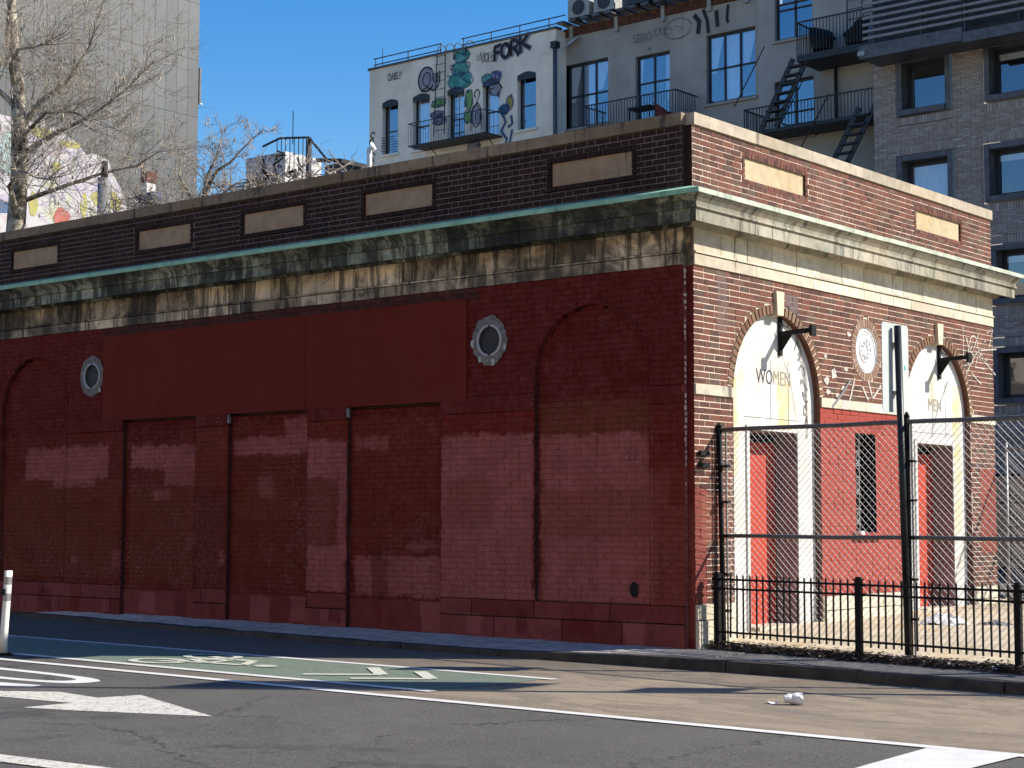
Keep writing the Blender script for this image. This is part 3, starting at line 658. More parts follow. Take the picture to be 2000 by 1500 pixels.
# band course, plinth stones, panel
for a, b in ((XL, -12.88), (-11.22, -9.86), (-8.26, -7.58), (-6.03, -5.28), (-3.67, -2.2), (-.56, -.09)):
    MB().frust(PL, a, b, 2.69, 2.89, -.01, .022, 0, .006).build('band_stone', 'red', sw_)
for row, (z0, z1, o_) in enumerate(((-.06, .255, .012), (.262, .455, .007))):
    x = XL; cuts = []
    while x < -.1:
        wd = random.uniform(.7, 1.15); nx = min(x+wd, -.09)
        if -.09-nx < .3: nx = -.09
        cuts.append((x, nx)); x = nx
    for a, b in cuts:
        for p, q in intervals(a, b, [(u, v) for u, v in BAYS]):
            MB().frust(PL, p+.003, q-.003, z0, z1, -.05, o_, 0, .004).build('plinth_stone', 'plinthred', sw_)
for a, b in BAYS: MB().frust(PL, a, b, -.06, .40, -DEP-.02, -DEP+.012, 0, .004).build('plinth_stone', 'plinthred', sw_)
for a, b in ((-10.34, -6.05), (-6.045, -3.24)): MB().frust(PL, a, b, 2.845, 4.10, -.01, .03, 0, .003).build('signboard_panel', 'panelred', sw_)
# oculus vents
for xc, zc, shp in ((-2.89, 3.56, 20), (-10.62, 3.53, 8)):
    m = MB(); n = 40; ro = [.30*(1+random.uniform(-.05, .05)) if shp == 20 else .30*(1.0 if k % 5 else 1.06) for k in range(n)]
    for k in range(n):
        a0, a1 = 2*math.pi*k/n, 2*math.pi*(k+1)/n; r0, r1 = ro[k], ro[(k+1) % n]; ri = .19
        m.poly([PL(xc+.92*r0*math.cos(a0), zc+r0*math.sin(a0), .012), PL(xc+.92*r1*math.cos(a1), zc+r1*math.sin(a1), .012), PL(xc+ri*math.cos(a1), zc+ri*math.sin(a1), .016), PL(xc+ri*math.cos(a0), zc+ri*math.sin(a0), .016)])
        m.poly([PL(xc+ri*math.cos(a0), zc+ri*math.sin(a0), .016), PL(xc+ri*math.cos(a1), zc+ri*math.sin(a1), .016), PL(xc+ri*math.cos(a1), zc+ri*math.sin(a1), -.1), PL(xc+ri*math.cos(a0), zc+ri*math.sin(a0), -.1)])
    oc = m.build('oculus_surround', 'grey_ring', bld)
    MB().tube([PL(xc+.182*math.cos(2*math.pi*k/36), zc+.182*math.sin(2*math.pi*k/36), .012) for k in range(37)], .017, 6, False).build('vent_ring', 'white_ring', oc, True)
    MB().poly([PL(xc+.18*math.cos(2*math.pi*k/30), zc+.18*math.sin(2*math.pi*k/30), -.03) for k in range(30)]).build('vent_screen', 'vent', oc)
    m = MB()
    for k in range(-8, 9):
        h = math.sqrt(max(0, .175**2-(k*.02)**2))
        m.bar(PL(xc-h, zc+k*.02, -.02), PL(xc+h, zc+k*.02, -.02), .004); m.bar(PL(xc+k*.02, zc-h, -.022), PL(xc+k*.02, zc+h, -.022), .004)
    m.build('vent_mesh', 'slate_metal', oc)
    if shp == 20:
        for a, s_ in ((185, .07), (235, .06), (285, .07), (340, .05)):
            m = MB(); cx, cz = xc+.26*math.cos(R(a)), zc+.27*math.sin(R(a)); m.poly([PL(cx+s_*random.uniform(.3, .6)*math.cos(R(b)), cz+s_*random.uniform(.5, .9)*math.sin(R(b)), .019) for b in range(0, 360, 45)]); m.build('flaked_paint', 'white_ring', oc)
    else:
        MB().poly([PL(xc+.2+.03*math.cos(R(b)), zc-.22+.035*math.sin(R(b)), .019) for b in range(0, 360, 60)]).build('flaked_paint', 'white_ring', oc)
MB().poly([PL(-.81+.062*math.cos(R(b))*random.uniform(.85, 1.1), .62+.085*math.sin(R(b))*random.uniform(.85, 1.1), -.045) for b in range(0, 360, 24)]).build('broken_hole', 'black', sw_)
# --- frieze, fascia and cornice, laid in blocks
prof = [(0, 4.64), (.05, 4.645), (.075, 4.685), (.19, 4.69), (.20, 4.655), (.235, 4.655), (.235, 4.795), (.262, 4.80), (.262, 4.825), (.245, 4.83), (.255, 4.865), (.29, 4.905), (.32, 4.935), (.32, 4.945), (0, 4.98)]
def cornice_block(side, a, b, ma, mb_, mat):
    m = MB(); A = []; B = []
    for d, z in prof:
        ua = a+(d if ma else 0)*(0); ub = b
        if side == 'L': A.append((a-(d if ma else 0), -d, z)); B.append((b+(d if mb_ else 0), -d, z))
        else: A.append((d, a-(d if ma else 0), z)); B.append((d, b+(d if mb_ else 0), z))
    n = len(prof)
    for k in range(n-1): m.poly([A[k], B[k], B[k+1], A[k+1]])
    m.poly(A); m.poly(B[::-1]); return m.build('cornice_block', mat, bld)
def cuts(a, b, step):
    n = max(1, round((b-a)/step)); return [(a+(b-a)*k/n, a+(b-a)*(k+1)/n) for k in range(n)]
cl_ = cuts(XL, 0, 1.12); cr_ = cuts(0, YB+.03, 1.0)
for k, (a, b) in enumerate(cl_): cornice_block('L', a+.004, b-(0 if k == len(cl_)-1 else .004), k == 0, k == len(cl_)-1, 'corniceL')
for k, (a, b) in enumerate(cr_): cornice_block('R', a+(0 if k == 0 else .004), b-.004, k == 0, k == len(cr_)-1, 'corniceR')
lip = [(0, 5.10), (.30, 5.015), (.338, 5.002), (.338, 4.948), (.318, 4.948)]
for sd_, cs, mt in (('L', cuts(XL, 0, 1.9), 'copper'), ('R', cuts(0, YB+.03, 2.0), 'copperR')):
    for k, (a, b) in enumerate(cs):
        m = MB(); A = []; B = []; first = k == 0; last = k == len(cs)-1; dj = random.uniform(-.003, .003)
        for d, z in lip:
            z += dj
            if sd_ == 'L': A.append((a-(d if first else 0), -d, z)); B.append((b+(d if last else -.003), -d, z))
            else: A.append((d, a-(d if first else 0), z)); B.append((d, b+(d if last else -.003), z))
        for q in range(len(lip)-1): m.poly([A[q], B[q], B[q+1], A[q+1]])
        m.build('copper_flashing', mt, bld)
for P, a, b, mat, st in ((PL, XL, -.09, 'stoneL', .62), (PR, .06, YB, 'stoneR', .56)):
    for p, q in cuts(a, b, st):
        MB().frust(P, p+.003, q-.003, 4.385, 4.645, -.03, .006+random.uniform(-.003, .003), 0, .004).build('frieze_block', mat, bld)
    for p, q in cuts(a, b, 1.25):
        MB().frust(P, p+.002, q-.002, 4.225, 4.355, -.03, .018, 0, .003).build('fascia_block', mat, bld)
    for p, q in cuts(a, b, 2.5): MB().frust(P, p+.002, q-.002, 4.358, 4.384, -.03, .034, 0, .004).build('bead_moulding', mat, bld)
# bed behind the frieze joints
MB().poly([(XL, .02, 4.2), (-.09, .02, 4.2), (-.09, .02, 5.12), (XL, .02, 5.12)]).poly([(-.02, .06, 4.2), (-.02, YB, 4.2), (-.02, YB, 5.12), (-.02, .06, 5.12)]).poly([(-.09, 0, 4.22), (-.09, .06, 4.22), (-.09, .06, 4.66), (-.09, 0, 4.66)]).poly([(-.09, .06, 4.22), (0, .06, 4.22), (0, .06, 4.66), (-.09, .06, 4.66)]).build('frieze_bed', 'stoneL', bld)
for p, q in cuts(XL-.02, -.09, 1.55): MB().box(p+.003, q-.003, -.025, .36, 5.805+random.uniform(-.003, .003), 5.94).build('coping_stone', 'copingL', bld)
for p, q in cuts(.06, YB+.02, 1.32): MB().box(-.36, .025, p+.003, q-.003, 5.805+random.uniform(-.003, .003), 5.94).build('coping_stone', 'copingR', bld)
MB().box(-.36, -.09, .06, .36, 5.81, 5.935).build('coping_stone', 'copingL', bld)
# band course and plinth of the right facade
for a, b in ((.06, .86), (2.86, 5.15), (7.15, YB)):
    for p, q in cuts(a, b, 1.1): MB().frust(PR, p+.002, q-.002, 2.785, 2.905, -.02, .022, 0, .004).build('band_stone', 'stoneR', side_wall)
for a, b in ((.06, .86), (2.86, 5.15), (7.15, YB)):
    for p, q in cuts(a, b, .75): MB().frust(PR, p+.002, q-.002, -.05, .30, -.02, .045, 0, .004).build('plinth_stone', 'plinthR', side_wall); MB().frust(PR, p+.002, q-.002, .304, .476, -.02, .03, 0, .006).build('plinth_stone', 'plinthR', side_wall)
# --- arched doorways
def doorway(yc, r, word, first):
    D = -.085; y0, y1 = yc-r, yc+r; dy0, dy1 = yc-.535, yc+.545; dz = 2.44; z0 = yz(yc)-.05
    root = MB()
    def q(a, b, za, zb): root.poly([PR(a, za, D), PR(b, za, D), PR(b, zb, D), PR(a, zb, D)])
    q(y0, dy0, z0, dz); q(dy1, y1, z0, dz); q(y0, y1, dz, SPR)
    n = 32; fan = [PR(yc+r*math.cos(R(180*k/n)), SPR+r*math.sin(R(180*k/n)), D) for k in range(n+1)]; root.poly(fan)
    sur = root.build('door_surround', 'surround', bld)
    # reveals of the niche
    m = MB(); pts = [(y0, z0)]+[(yc-r*math.cos(R(180*k/n)), SPR+r*math.sin(R(180*k/n))) for k in range(n+1)]+[(y1, z0)]
    for (a, za), (b, zb) in zip(pts, pts[1:]): m.poly([PR(a, za, .002), PR(b, zb, .002), PR(b, zb, D-.01), PR(a, za, D-.01)])
    m.build('arch_reveal', 'brickRr', sur)
    # raised door frame
    for a, b, za, zb in ((dy0-.07, dy0-.004, z0, dz+.07), (dy1+.004, dy1+.07, z0, dz+.07), (dy0-.004, dy1+.004, dz+.004, dz+.07)):
        MB().frust(PR, a, b, za, zb, D-.02, D+.022, 0, .006).build('frame_moulding', 'surround', sur)
    m = MB(); DD = -.38
    for a in (dy0, dy1): m.poly([PR(a, z0, D+.01), PR(a, dz, D+.01), PR(a, dz, DD-.02), PR(a, z0, DD-.02)])
    m.poly([PR(dy0, dz, D+.01), PR(dy1, dz, D+.01), PR(dy1, dz, DD-.02), PR(dy0, dz, DD-.02)])
    m.build('door_reveal', 'reveal', sur)
    MB().poly([PR(dy0-.05, z0, DD-.04), PR(dy1+.05, z0, DD-.04), PR(dy1+.05, dz+.05, DD-.04), PR(dy0-.05, dz+.05, DD-.04)]).build('door_backing', 'black', sur)  # black sheet behind the door, showing above its top edge
    d = MB().frust(PR, dy0+.01, dy1-.01, z0+.03, dz-.11, DD-.03, DD+.012, 0, .003).build('door', 'wood_red', sur)
    MB().box(DD+.012, DD+.05, dy0+.1, dy0+.125, 1.15, 1.3).build('handle', 'iron', d)
    MB().box(DD, .05, dy0, dy1, z0-.02, z0+.06).build('threshold', 'plinthR', sur)
    # panel joints on the tympanum
    m = MB()
    for yy in (yc-.03, yc+.38): m.frust(PR, yy-.004, yy+.004, dz+.10, 3.3, D-.01, D+.003)
    m.frust(PR, y0+.35, y1-.35, dz+.155, dz+.163, D-.01, D+.003); m.build('panel_joint', 'pt_grey', sur)
    # voussoirs and keystone
    nv = 38
    for k in range(nv):
        a0, a1 = 180*k/nv+.75, 180*(k+1)/nv-.75
        if abs((a0+a1)/2-90) < 6.2: continue
        m = MB(); jx = random.uniform(-.002, .002)
        P4 = [(yc+(r+e)*math.cos(R(a)), SPR+(r+e)*math.sin(R(a))) for e, a in ((-.002, a0), (-.002, a1), (RING-.006, a1), (RING-.006, a0))]
        f = [PR(a, b, .004+jx) for a, b in P4]; bb = [PR(a, b, -.03) for a, b in P4]; m.poly(f)
        for i in range(4): m.poly([bb[i], bb[(i+1) % 4], f[(i+1) % 4], f[i]])
        m.build('arch_brick', 'voussoir', sur)
    m = MB()
    for k in range(nv):
        a0, a1 = 180*k/nv, 180*(k+1)/nv
        m.poly([PR(yc+(r+e)*math.cos(R(a)), SPR+(r+e)*math.sin(R(a)), -.0125) for e, a in ((-.002, a0), (-.002, a1), (RING+.02, a1), (RING+.02, a0))])
    m.build('arch_bed', 'mortarR', sur)
    m = MB(); kz0, kz1 = SPR+r-.02, 4.105
    F = [(yc-.062, kz0), (yc+.072, kz0), (yc+.095, kz1), (yc-.085, kz1)]
    m.poly([PR(a, b, .045) for a, b in F])
    for i in range(4): m.poly([PR(*F[i], -.09), PR(*F[(i+1) % 4], -.09), PR(*F[(i+1) % 4], .045), PR(*F[i], .045)])
    m.build('keystone', 'keystone', sur)
    # lamp bracket
    br = MB().box(D-.005, D+.03, yc+.15, yc+.215, 3.36, 3.83).build('lamp_bracket', 'iron', sur)
    MB().bar((D, yc+.18, 3.62), (D+.47, yc+.18, 3.645), .05, .055).build('bracket_arm', 'iron', br)
    MB().poly([(D+.02, yc+.165, 3.6), (D+.17, yc+.165, 3.60), (D+.02, yc+.165, 3.40)]).poly([(D+.02, yc+.195, 3.6), (D+.17, yc+.195, 3.60), (D+.02, yc+.195, 3.40)]).build('bracket_gusset', 'iron', br)
    MB().tube([(D+.02, yc+.18, 3.80), (D+.06, yc+.18, 3.72), (D+.12, yc+.18, 3.69), (D+.13, yc+.18, 3.74)], .008, 5).build('bracket_scroll', 'iron', br)
    MB().box(D+.44, D+.475, yc+.125, yc+.235, 3.57, 3.70).build('bracket_end_plate', 'iron', br)
    # lettering
    if first:
        text_mesh('lettering', 'WO', .25, lambda u, v: Vector(PR(yc-.165+u, 3.08+v, D+.004)), 'pt_lettr', sur, .82)
        text_mesh('lettering', 'MEN', .25, lambda u, v: Vector(PR(yc+.235+u, 3.08+v, D+.004)), 'pt_faint', sur, .82)
    else: text_mesh('lettering', word, .25, lambda u, v: Vector(PR(yc+.05+u, 2.98+v, D+.004)), 'pt_faint', sur, .82)
    return sur, D
M['brickRr'] = brick_mat('arch_reveal_brick', 'obj', 0, None, [(0, (.13, .055, .04)), (1, (.13, .055, .04))])
s1, D1 = doorway(1.86, .995, 'WOMEN', True); s2, D2 = doorway(6.15, .995, 'MEN', False)
# grey sprayed squiggles down the right of the first tympanum
def PS(u, z, d): return PR(u, z, D1+d)
sq = MB(); rr = random.Random(3)
for off in (0, .055, .1): stroke(sq, PS, [(2.35+off*.6+(.30-off*.25)*math.sin(min(1, (3.72-z)/.7)*1.5), z) for z in [3.70-.045*k for k in range(30)]], .011)
for zc in (3.52, 3.40, 3.22, 3.05, 2.90, 2.74, 2.60):
    yy = 2.28+.34*math.sin(min(1, (3.75-zc)/.9)*1.5)
    stroke(sq, PS, [(yy+.055*math.cos(a*.8+zc*7)+.01*a, zc+.06*math.sin(a*1.1)) for a in [k*.55 for k in range(10)]], .022)
stroke(sq, PS, [(2.05, 3.42), (2.22, 3.2), (2.33, 2.95), (2.42, 2.62)], .008); stroke(sq, PS, [(2.5, 3.4), (2.62, 3.1), (2.68, 2.7), (2.70, 2.5)], .012)
sq.build('graffiti_scrawl', 'tag_grey', s1)
m = MB(); stroke(m, PS, [(6.05, 2.55), (6.3, 2.95), (6.62, 3.35)], .01); m.build('graffiti_scratch', 'pt_grey', s2)
# white tags on the bare brick
wt_ = MB(); rr = random.Random(11)
for k in range(11):
    a, b = rr.uniform(7.0, 7.75), rr.uniform(3.45, 4.12); stroke(wt_, PR, [(a, b), (a+rr.uniform(-.25, .3), b+rr.uniform(-.28, .22)), (a+rr.uniform(-.1, .4), b+rr.uniform(-.3, .1))], .018, .008)
stroke(wt_, PR, arc(7.3, 3.9, .14, 0, 330), .018, .008); stroke(wt_, PR, [(6.95, 3.7), (6.95, 4.15), (7.1, 3.9), (7.15, 3.65)], .02, .008)
wt_.build('graffiti_tag', 'tag_white', side_wall)
bl_ = MB()
for (cy, cz, s_) in ((3.0, 3.42, .05), (3.02, 3.12, .07), (3.05, 2.99, .055), (3.2, 3.22, .09), (3.45, 3.05, .06), (2.98, 2.86, .06), (3.6, 3.75, .05), (3.52, 3.3, .05), (3.3, 2.95, .05)):
    bl_.poly([PR(cy+s_*rr.uniform(.6, 1.2)*math.cos(R(a)), cz+.75*s_*rr.uniform(.6, 1.2)*math.sin(R(a)), .0075) for a in range(0, 360, 40)])
for a, b, c_, d_ in ((3.95, 3.1, 4.1, 2.93), (4.2, 2.95, 4.45, 3.15), (4.1, 3.2, 4.22, 2.95), (3.75, 3.2, 3.6, 2.9)): stroke(bl_, PR, [(a, b), (c_, d_)], .03, .0075)
for a, b in ((3.35, 3.6), (3.1, 3.2), (4.02, 4.12)): bl_.poly([PR(a, 2.80, .0235), PR(b, 2.80, .0235), PR(b-.03, 2.9, .0235), PR(a+.06, 2.9, .0235)])
bl_.build('paint_splashes', 'tag_white', side_wall)
m = MB(); stroke(m, PR, [(3.6, 3.16), (3.35, 2.96), (3.12, 2.8)], .035, .026); m.build('graffiti_stroke', 'tag_grey', side_wall)
# medallion
m = MB(); n = 40; m.poly([PR(4.08+.295*math.cos(2*math.pi*k/n), 3.58+.295*math.sin(2*math.pi*k/n), -.02) for k in range(n)])
for k in range(n):
    a0, a1 = 2*math.pi*k/n, 2*math.pi*(k+1)/n; m.poly([PR(4.08+.295*math.cos(a), 3.58+.295*math.sin(a), d) for a, d in ((a0, .002), (a1, .002), (a1, -.02), (a0, -.02))])
med = m.build('medallion', 'medallion', bld)
m = MB()
for rr_, tk in ((.255, .012), (.15, .016)): m.tube([PR(4.08+rr_*math.cos(2*math.pi*k/30), 3.58+rr_*math.sin(2*math.pi*k/30), -.018) for k in range(31)], tk, 5, False)
for k in range(9): a = R(40*k); m.tube([PR(4.08+.05*math.cos(a), 3.58+.06*math.sin(a), -.016), PR(4.08+.12*math.cos(a+.5), 3.58+.12*math.sin(a+.5), -.01)], .014, 5)
for k in range(14): a = R(20+k*10); m.bar(PR(4.08+.205*math.cos(a), 3.58+.205*math.sin(a), -.02), PR(4.08+.232*math.cos(a), 3.58+.232*math.sin(a), -.02), .014)
m.build('medallion_relief', 'medallion', med, True)
m = MB()
for k in range(34):
    a0, a1 = 360/34*k+.9, 360/34*(k+1)-.9; P4 = [(4.08+e*math.cos(R(a)), 3.58+e*math.sin(R(a))) for e, a in ((.30, a0), (.30, a1), (.405, a1), (.405, a0))]
    f = [PR(a, b, .003) for a, b in P4]; m.poly(f, random.random()); bb = [PR(a, b, -.02) for a, b in P4]
    for i in range(4): m.poly([bb[i], bb[(i+1) % 4], f[(i+1) % 4], f[i]], random.random())
tag(m.build('medallion_brick_ring', 'palering', med, rnd=True), kind='stuff')
MB().poly([PR(4.08+.415*math.cos(2*math.pi*k/n), 3.58+.415*math.sin(2*math.pi*k/n), -.0128) for k in range(n)]+[]).build('medallion_bed', 'mortarR', med) if False else None
m = MB()
for k in range(n):
    a0, a1 = 2*math.pi*k/n, 2*math.pi*(k+1)/n; m.poly([PR(4.08+e*math.cos(a), 3.58+e*math.sin(a), -.0128) for e, a in ((.29, a0), (.29, a1), (.43, a1), (.43, a0))])
m.build('medallion_bed', 'mortarR', med)
# barred slit window
wn = MB()
for a in (3.75, 4.28): wn.poly([PR(a, 1.23, .0), PR(a, 2.49, .0), PR(a, 2.49, -.32), PR(a, 1.23, -.32)])
for z_ in (1.23, 2.49): wn.poly([PR(3.75, z_, 0), PR(4.28, z_, 0), PR(4.28, z_, -.32), PR(3.75, z_, -.32)])
slit = wn.build('slit_window', 'black', bld)
MB().poly([PR(3.7, 1.2, -.3), PR(4.33, 1.2, -.3), PR(4.33, 2.52, -.3), PR(3.7, 2.52, -.3)]).build('pane', 'black', slit)  # black sheet and reveals: the unlit interior is put into the colour
gr = MB()
for yy in (3.79, 3.96): gr.bar(PR(yy, 1.23, -.07), PR(yy, 2.49, -.07), .014)
for zz in (1.36, 1.55, 1.74, 1.95, 2.1, 2.28): gr.bar(PR(3.76, zz, -.07), PR(3.99, zz, -.07), .014)
for zz in (1.36, 1.74, 2.1):
    gr.tube([PR(a, b, -.07) for a, b in arc(3.875, zz+.1, .085, 0, 360, 12)], .008, 4, False); gr.bar(PR(3.79, zz, -.07), PR(3.96, zz+.19, -.07), .01); gr.bar(PR(3.96, zz, -.07), PR(3.79, zz+.19, -.07), .01)
gr.build('window_grille', 'galv', slit)
MB().box(0, .05, 3.70, 4.34, 1.165, 1.225).build('sill', 'wood_red', slit)
MB().box(-.02, .1, 3.69, 3.78, 1.225, 1.27).build('sill_debris', 'white_lit', slit)
# dark drain pipe strap by the corner
dp = MB().box(.01, .05, .12, .30, 1.98, 2.03).box(.01, .05, .12, .30, 2.11, 2.16); dp.build('wall_clamp', 'iron', side_wall)

# ------------------------------------------------------------------ fences
def line_fence(p0, p1):
    d = Vector((p1[0]-p0[0], p1[1]-p0[1])); L = d.length; d.normalize(); return d, L
ironf = empty('iron_fence'); tag(ironf, 'low black iron picket fence along the sidewalk in front of the chain-link', 'fence')
p0, p1 = Vector((.15, .27)), Vector((6.0, -.655)); d, L = line_fence(p0, p1)
def fp(s, z, off=0): return (p0.x+d.x*s-d.y*off*-1, p0.y+d.y*s+d.x*off*-1, z+gz(p0.x+d.x*s))
for z_ in (.185, .655, .755): MB().bar(fp(0, z_), fp(L, z_), .022, .022).build('rail', 'iron', ironf)
posts = [0, 1.9, 3.73, 5.6]
pk_me = None; s = .09
while s < L:
    if min(abs(s-q) for q in posts) > .05:
        if pk_me is None:
            m = MB(); m.bar((0, 0, .13), (0, 0, .80), .015); m.poly([(-.0075, -.0075, .80), (.0075, -.0075, .80), (0, 0, .83)]); pk = m.build('picket', 'iron', ironf); pk_me = pk.data
        else: pk = bpy.data.objects.new('picket', pk_me); col.objects.link(pk); pk.parent = ironf
        pk.location = (p0.x+d.x*s, p0.y+d.y*s, gz(p0.x+d.x*s)); pk.rotation_euler = (random.uniform(-.01, .01), random.uniform(-.01, .01), math.atan2(d.y, d.x))
    s += .093
for q in posts:
    m = MB(); m.bar(fp(q, -.02), fp(q, .80), .062); m.bar(fp(q, .80), fp(q, .815), .084); m.bar(fp(q, .815), fp(q, .835), .05); m.bar(fp(q-.07, .655), fp(q+.07, .655), .03); m.bar(fp(q-.07, .755), fp(q+.07, .755), .03); m.build('post', 'iron', ironf)
ss = MB(); rr = random.Random(15); n_ = 60
for k in range(n_):
    q = []
    for s_ in (L*k/n_-.05, L*(k+1)/n_-.05):
        r2 = random.Random(int(s_*1000)); q.append([(p0.x+d.x*s_+d.y*o_, p0.y+d.y*s_-d.x*o_, gz(p0.x+d.x*s_)+h_) for o_, h_ in ((.13+r2.uniform(-.03, .03), .004), (.05, .035+r2.uniform(-.012, .012)), (-.06, .06+r2.uniform(-.015, .015)), (-.20+r2.uniform(-.05, .03), .05))])
    for v in range(3): ss.poly([q[0][v], q[1][v], q[1][v+1], q[0][v+1]])
tag(ss.build('soil_strip', 'soil'), kind='structure')
# leaf litter along the fence foot
lf = MB(); rr = random.Random(5)
for k in range(3200):
    s = rr.uniform(-.15, L); off = rr.gauss(.02, .075); sz = rr.uniform(.008, .026); x_, y_ = p0.x+d.x*s+d.y*off, p0.y+d.y*s-d.x*off
    if x_ < .02: continue
    z_ = gz(x_)+.03+rr.random()*.06*math.exp(-(off/.09)**2); a = rr.uniform(0, 6.28); tl = rr.uniform(-.6, .6)
    if off < -.03: z_ += .03
    v = rr.random()
    lf.poly([(x_+sz*math.cos(a+b)*(1.5 if i % 2 == 0 else .8), y_+sz*math.sin(a+b)*(1.5 if i % 2 == 0 else .8), z_+tl*sz*math.cos(b)) for i, b in enumerate((0, 1.4, 3.1, 4.6))], v)
tag(lf.build('leaf_litter', 'leaf', rnd=True), 'dry brown leaves and scraps piled along the foot of the iron fence', 'leaves', kind='stuff')
# chain-link
clf = empty('chain_link_fence'); tag(clf, 'tall chain-link fence with black posts in front of the arched doors', 'fence')
c0, c1 = Vector((.07, .52)), Vector((6.2, -.02)); e, LC = line_fence(c0, c1)
def cp(s, z, off=0): return (c0.x+e.x*s+e.y*off, c0.y+e.y*s-e.x*off, z)
ZT, ZM, Z0 = 2.405, 1.225, .10
lean = .10
for q, hgt in ((0, ZT+.03), (2.36, ZT+.05), (4.72, ZT+.03)):
    b_ = cp(q, -.05); t_ = cp(q-(.04 if q == 0 else 0), hgt); MB().tube([b_, t_], .030, 10).build('post', 'iron', clf, True)
    MB().tube([t_, (t_[0], t_[1], t_[2]+.05)], [.036, .012], 8).build('post_cap', 'iron', clf, True)
    MB().tube([cp(q+.06, .0), cp(q+.05, ZT)], .012, 6).build('tension_bar', 'galv', clf)
    for z_ in (.4, .8, ZM, 1.6, 2.0): MB().box(*[v for ab in zip((cp(q-.04, 0)[0], cp(q, 0)[1]-.04), (cp(q+.085, 0)[0], cp(q, 0)[1]+.04)) for v in ab], z_-.012, z_+.012).build('band_clamp', 'iron', clf)
for z_, r_ in ((ZT, .024), (ZM, .022)):
    m = MB(); m.tube([cp(LC*k/12, z_+.004*math.sin(k*1.7)-.003*k*.3) for k in range(13)], r_, 8); m.build('rail', 'rail_grey', clf, True)
def chain(par, cpf, LEN, za, zb, mat, pitch=.078, r=.0030, seed=1):
    m = MB(); rr = random.Random(seed); H = zb-za; k = -int(H/pitch)-1; h = H
    def add(s0, z0_, s1, z1_, o1, o2):
        A = Vector(cpf(s0, z0_, o1)); B = Vector(cpf(s1, z1_, o2)); n = max(2, int((B-A).length/.35)); sag = []
        for i in range(n+1):
            t_ = i/n; p = A.lerp(B, t_); sg = .012*math.sin(p.x*2.1+1)*math.sin(p.z*2.6); sag.append((p.x, p.y+sg, p.z))
        m.tube(sag, r, 3, False)
    u = -H
    while u < LEN:
        for sgn in (1, -1):
            s0 = u; s1 = u+H; t0, t1 = max(0, s0), min(LEN, s1)
            if t1-t0 > .02:
                if sgn == 1: add(t0, za+(t0-s0), t1, za+(t1-s0), .003, .003)
                else: add(t0, zb-(t0-s0), t1, zb-(t1-s0), -.003, -.003)
        u += pitch
    return tag(m.build('wire_mesh', mat, par), kind='stuff')
chain(clf, cp, 6.1, Z0, ZT, 'wire')
# far gate panel beyond the building's corner
ff = empty('far_chain_link_gate'); tag(ff, 'pale galvanised chain-link gate beyond the far corner of the restroom', 'gate')
def cf(s, z, off=0): return (.0+s, 8.3-off, z)
for q in (.02, 1.5, 3.0, 4.5): MB().tube([cf(q, 0), cf(q, 2.55)], .028, 8).build('post', 'galv', ff, True)
for z_ in (2.46, 1.32, .28): MB().tube([cf(0, z_), cf(4.6, z_)], .022, 8).build('rail', 'galv', ff, True)
chain(ff, cf, 4.6, .28, 2.5, 'wire', .085, .0024, 4)

# ------------------------------------------------------------------ sign post, delineator, litter
sp_ = empty('sign_post'); tag(sp_, 'black street sign post with blank pale sign back, in front of the fence', 'sign post')
B0, T0 = Vector((2.43, .25, -.02)), Vector((2.365, .25, 3.39))
m = MB(); m.tube([B0, T0], .037, 12); m.build('pole', 'pole', sp_, True)
MB().tube([B0, B0+Vector((0, 0, .06))], [.08, .055], 12).build('base_collar', 'pole', sp_, True)
sg = MB(); Xs = 2.305; y0_, y1_ = .015, .60
def rr_pts(y0, y1, z0, z1, r):
    o = []
    for cx, cz, a in ((y1-r, z0+r, -90), (y1-r, z1-r, 0), (y0+r, z1-r, 90), (y0+r, z0+r, 180)): o += [(cx+r*math.cos(R(a+30*k)), cz+r*math.sin(R(a+30*k))) for k in range(4)]
    return o
pp = rr_pts(y0_, y1_, 2.50, 3.42, .04); f = [(Xs+.003, a, b) for a, b in pp]; bk_ = [(Xs-.003, a, b) for a, b in pp]; sg.poly(f); sg.poly(bk_[::-1])
for k in range(len(pp)): sg.poly([f[k], bk_[k], bk_[(k+1) % len(pp)], f[(k+1) % len(pp)]])
sgo = sg.build('sign_panel', 'alu', sp_)
for z_ in (2.7, 3.2): MB().box(Xs+.004, 2.36, .23, .30, z_-.02, z_+.02).build('bracket', 'galv', sgo)
MB().poly([(Xs+.0045, .50, 2.95), (Xs+.0045, .53, 2.95), (Xs+.0045, .53, 3.0), (Xs+.0045, .50, 3.0)]).build('sticker', 'pt_teal', sgo)
dl = empty('delineator_post'); tag(dl, 'white flexible delineator post leaning at the edge of the green bike lane', 'bollard')
bx, by = -6.02, -4.58; bz = rz(bx)
m = MB(); m.tube([(bx-.015, by, bz+.03), (bx+.0, by, bz+.3), (bx+.03, by, bz+.62), (bx+.05, by, bz+.93)], [.045, .043, .042, .043], 12); post = m.build('post', 'white_plastic', dl, True)
for za in (.60, .78): MB().tube([(bx+.028+(za-.6)*.07, by, bz+za), (bx+.033+(za-.6)*.07, by, bz+za+.085)], .0445, 12, False).build('reflective_band', 'galv', post, True)
MB().box(bx+.0, bx+.06, by-.055, by-.04, bz+.66, bz+.73).build('dark_sticker', 'iron', post)
MB().tube([(bx-.015, by, bz), (bx-.015, by, bz+.03)], [.11, .07], 14).build('base', 'iron', dl, True)
cpx, cpy = 3.05, -3.12; cz = rz(cpx)
cu_ = empty('paper_cup'); tag(cu_, 'crushed white paper cup lying on the tan road surface', 'litter')
m = MB(); rr = random.Random(2); rings = []
ax = Vector((.8, .58, 0)).normalized(); sdv = Vector((-.58, .8, 0))
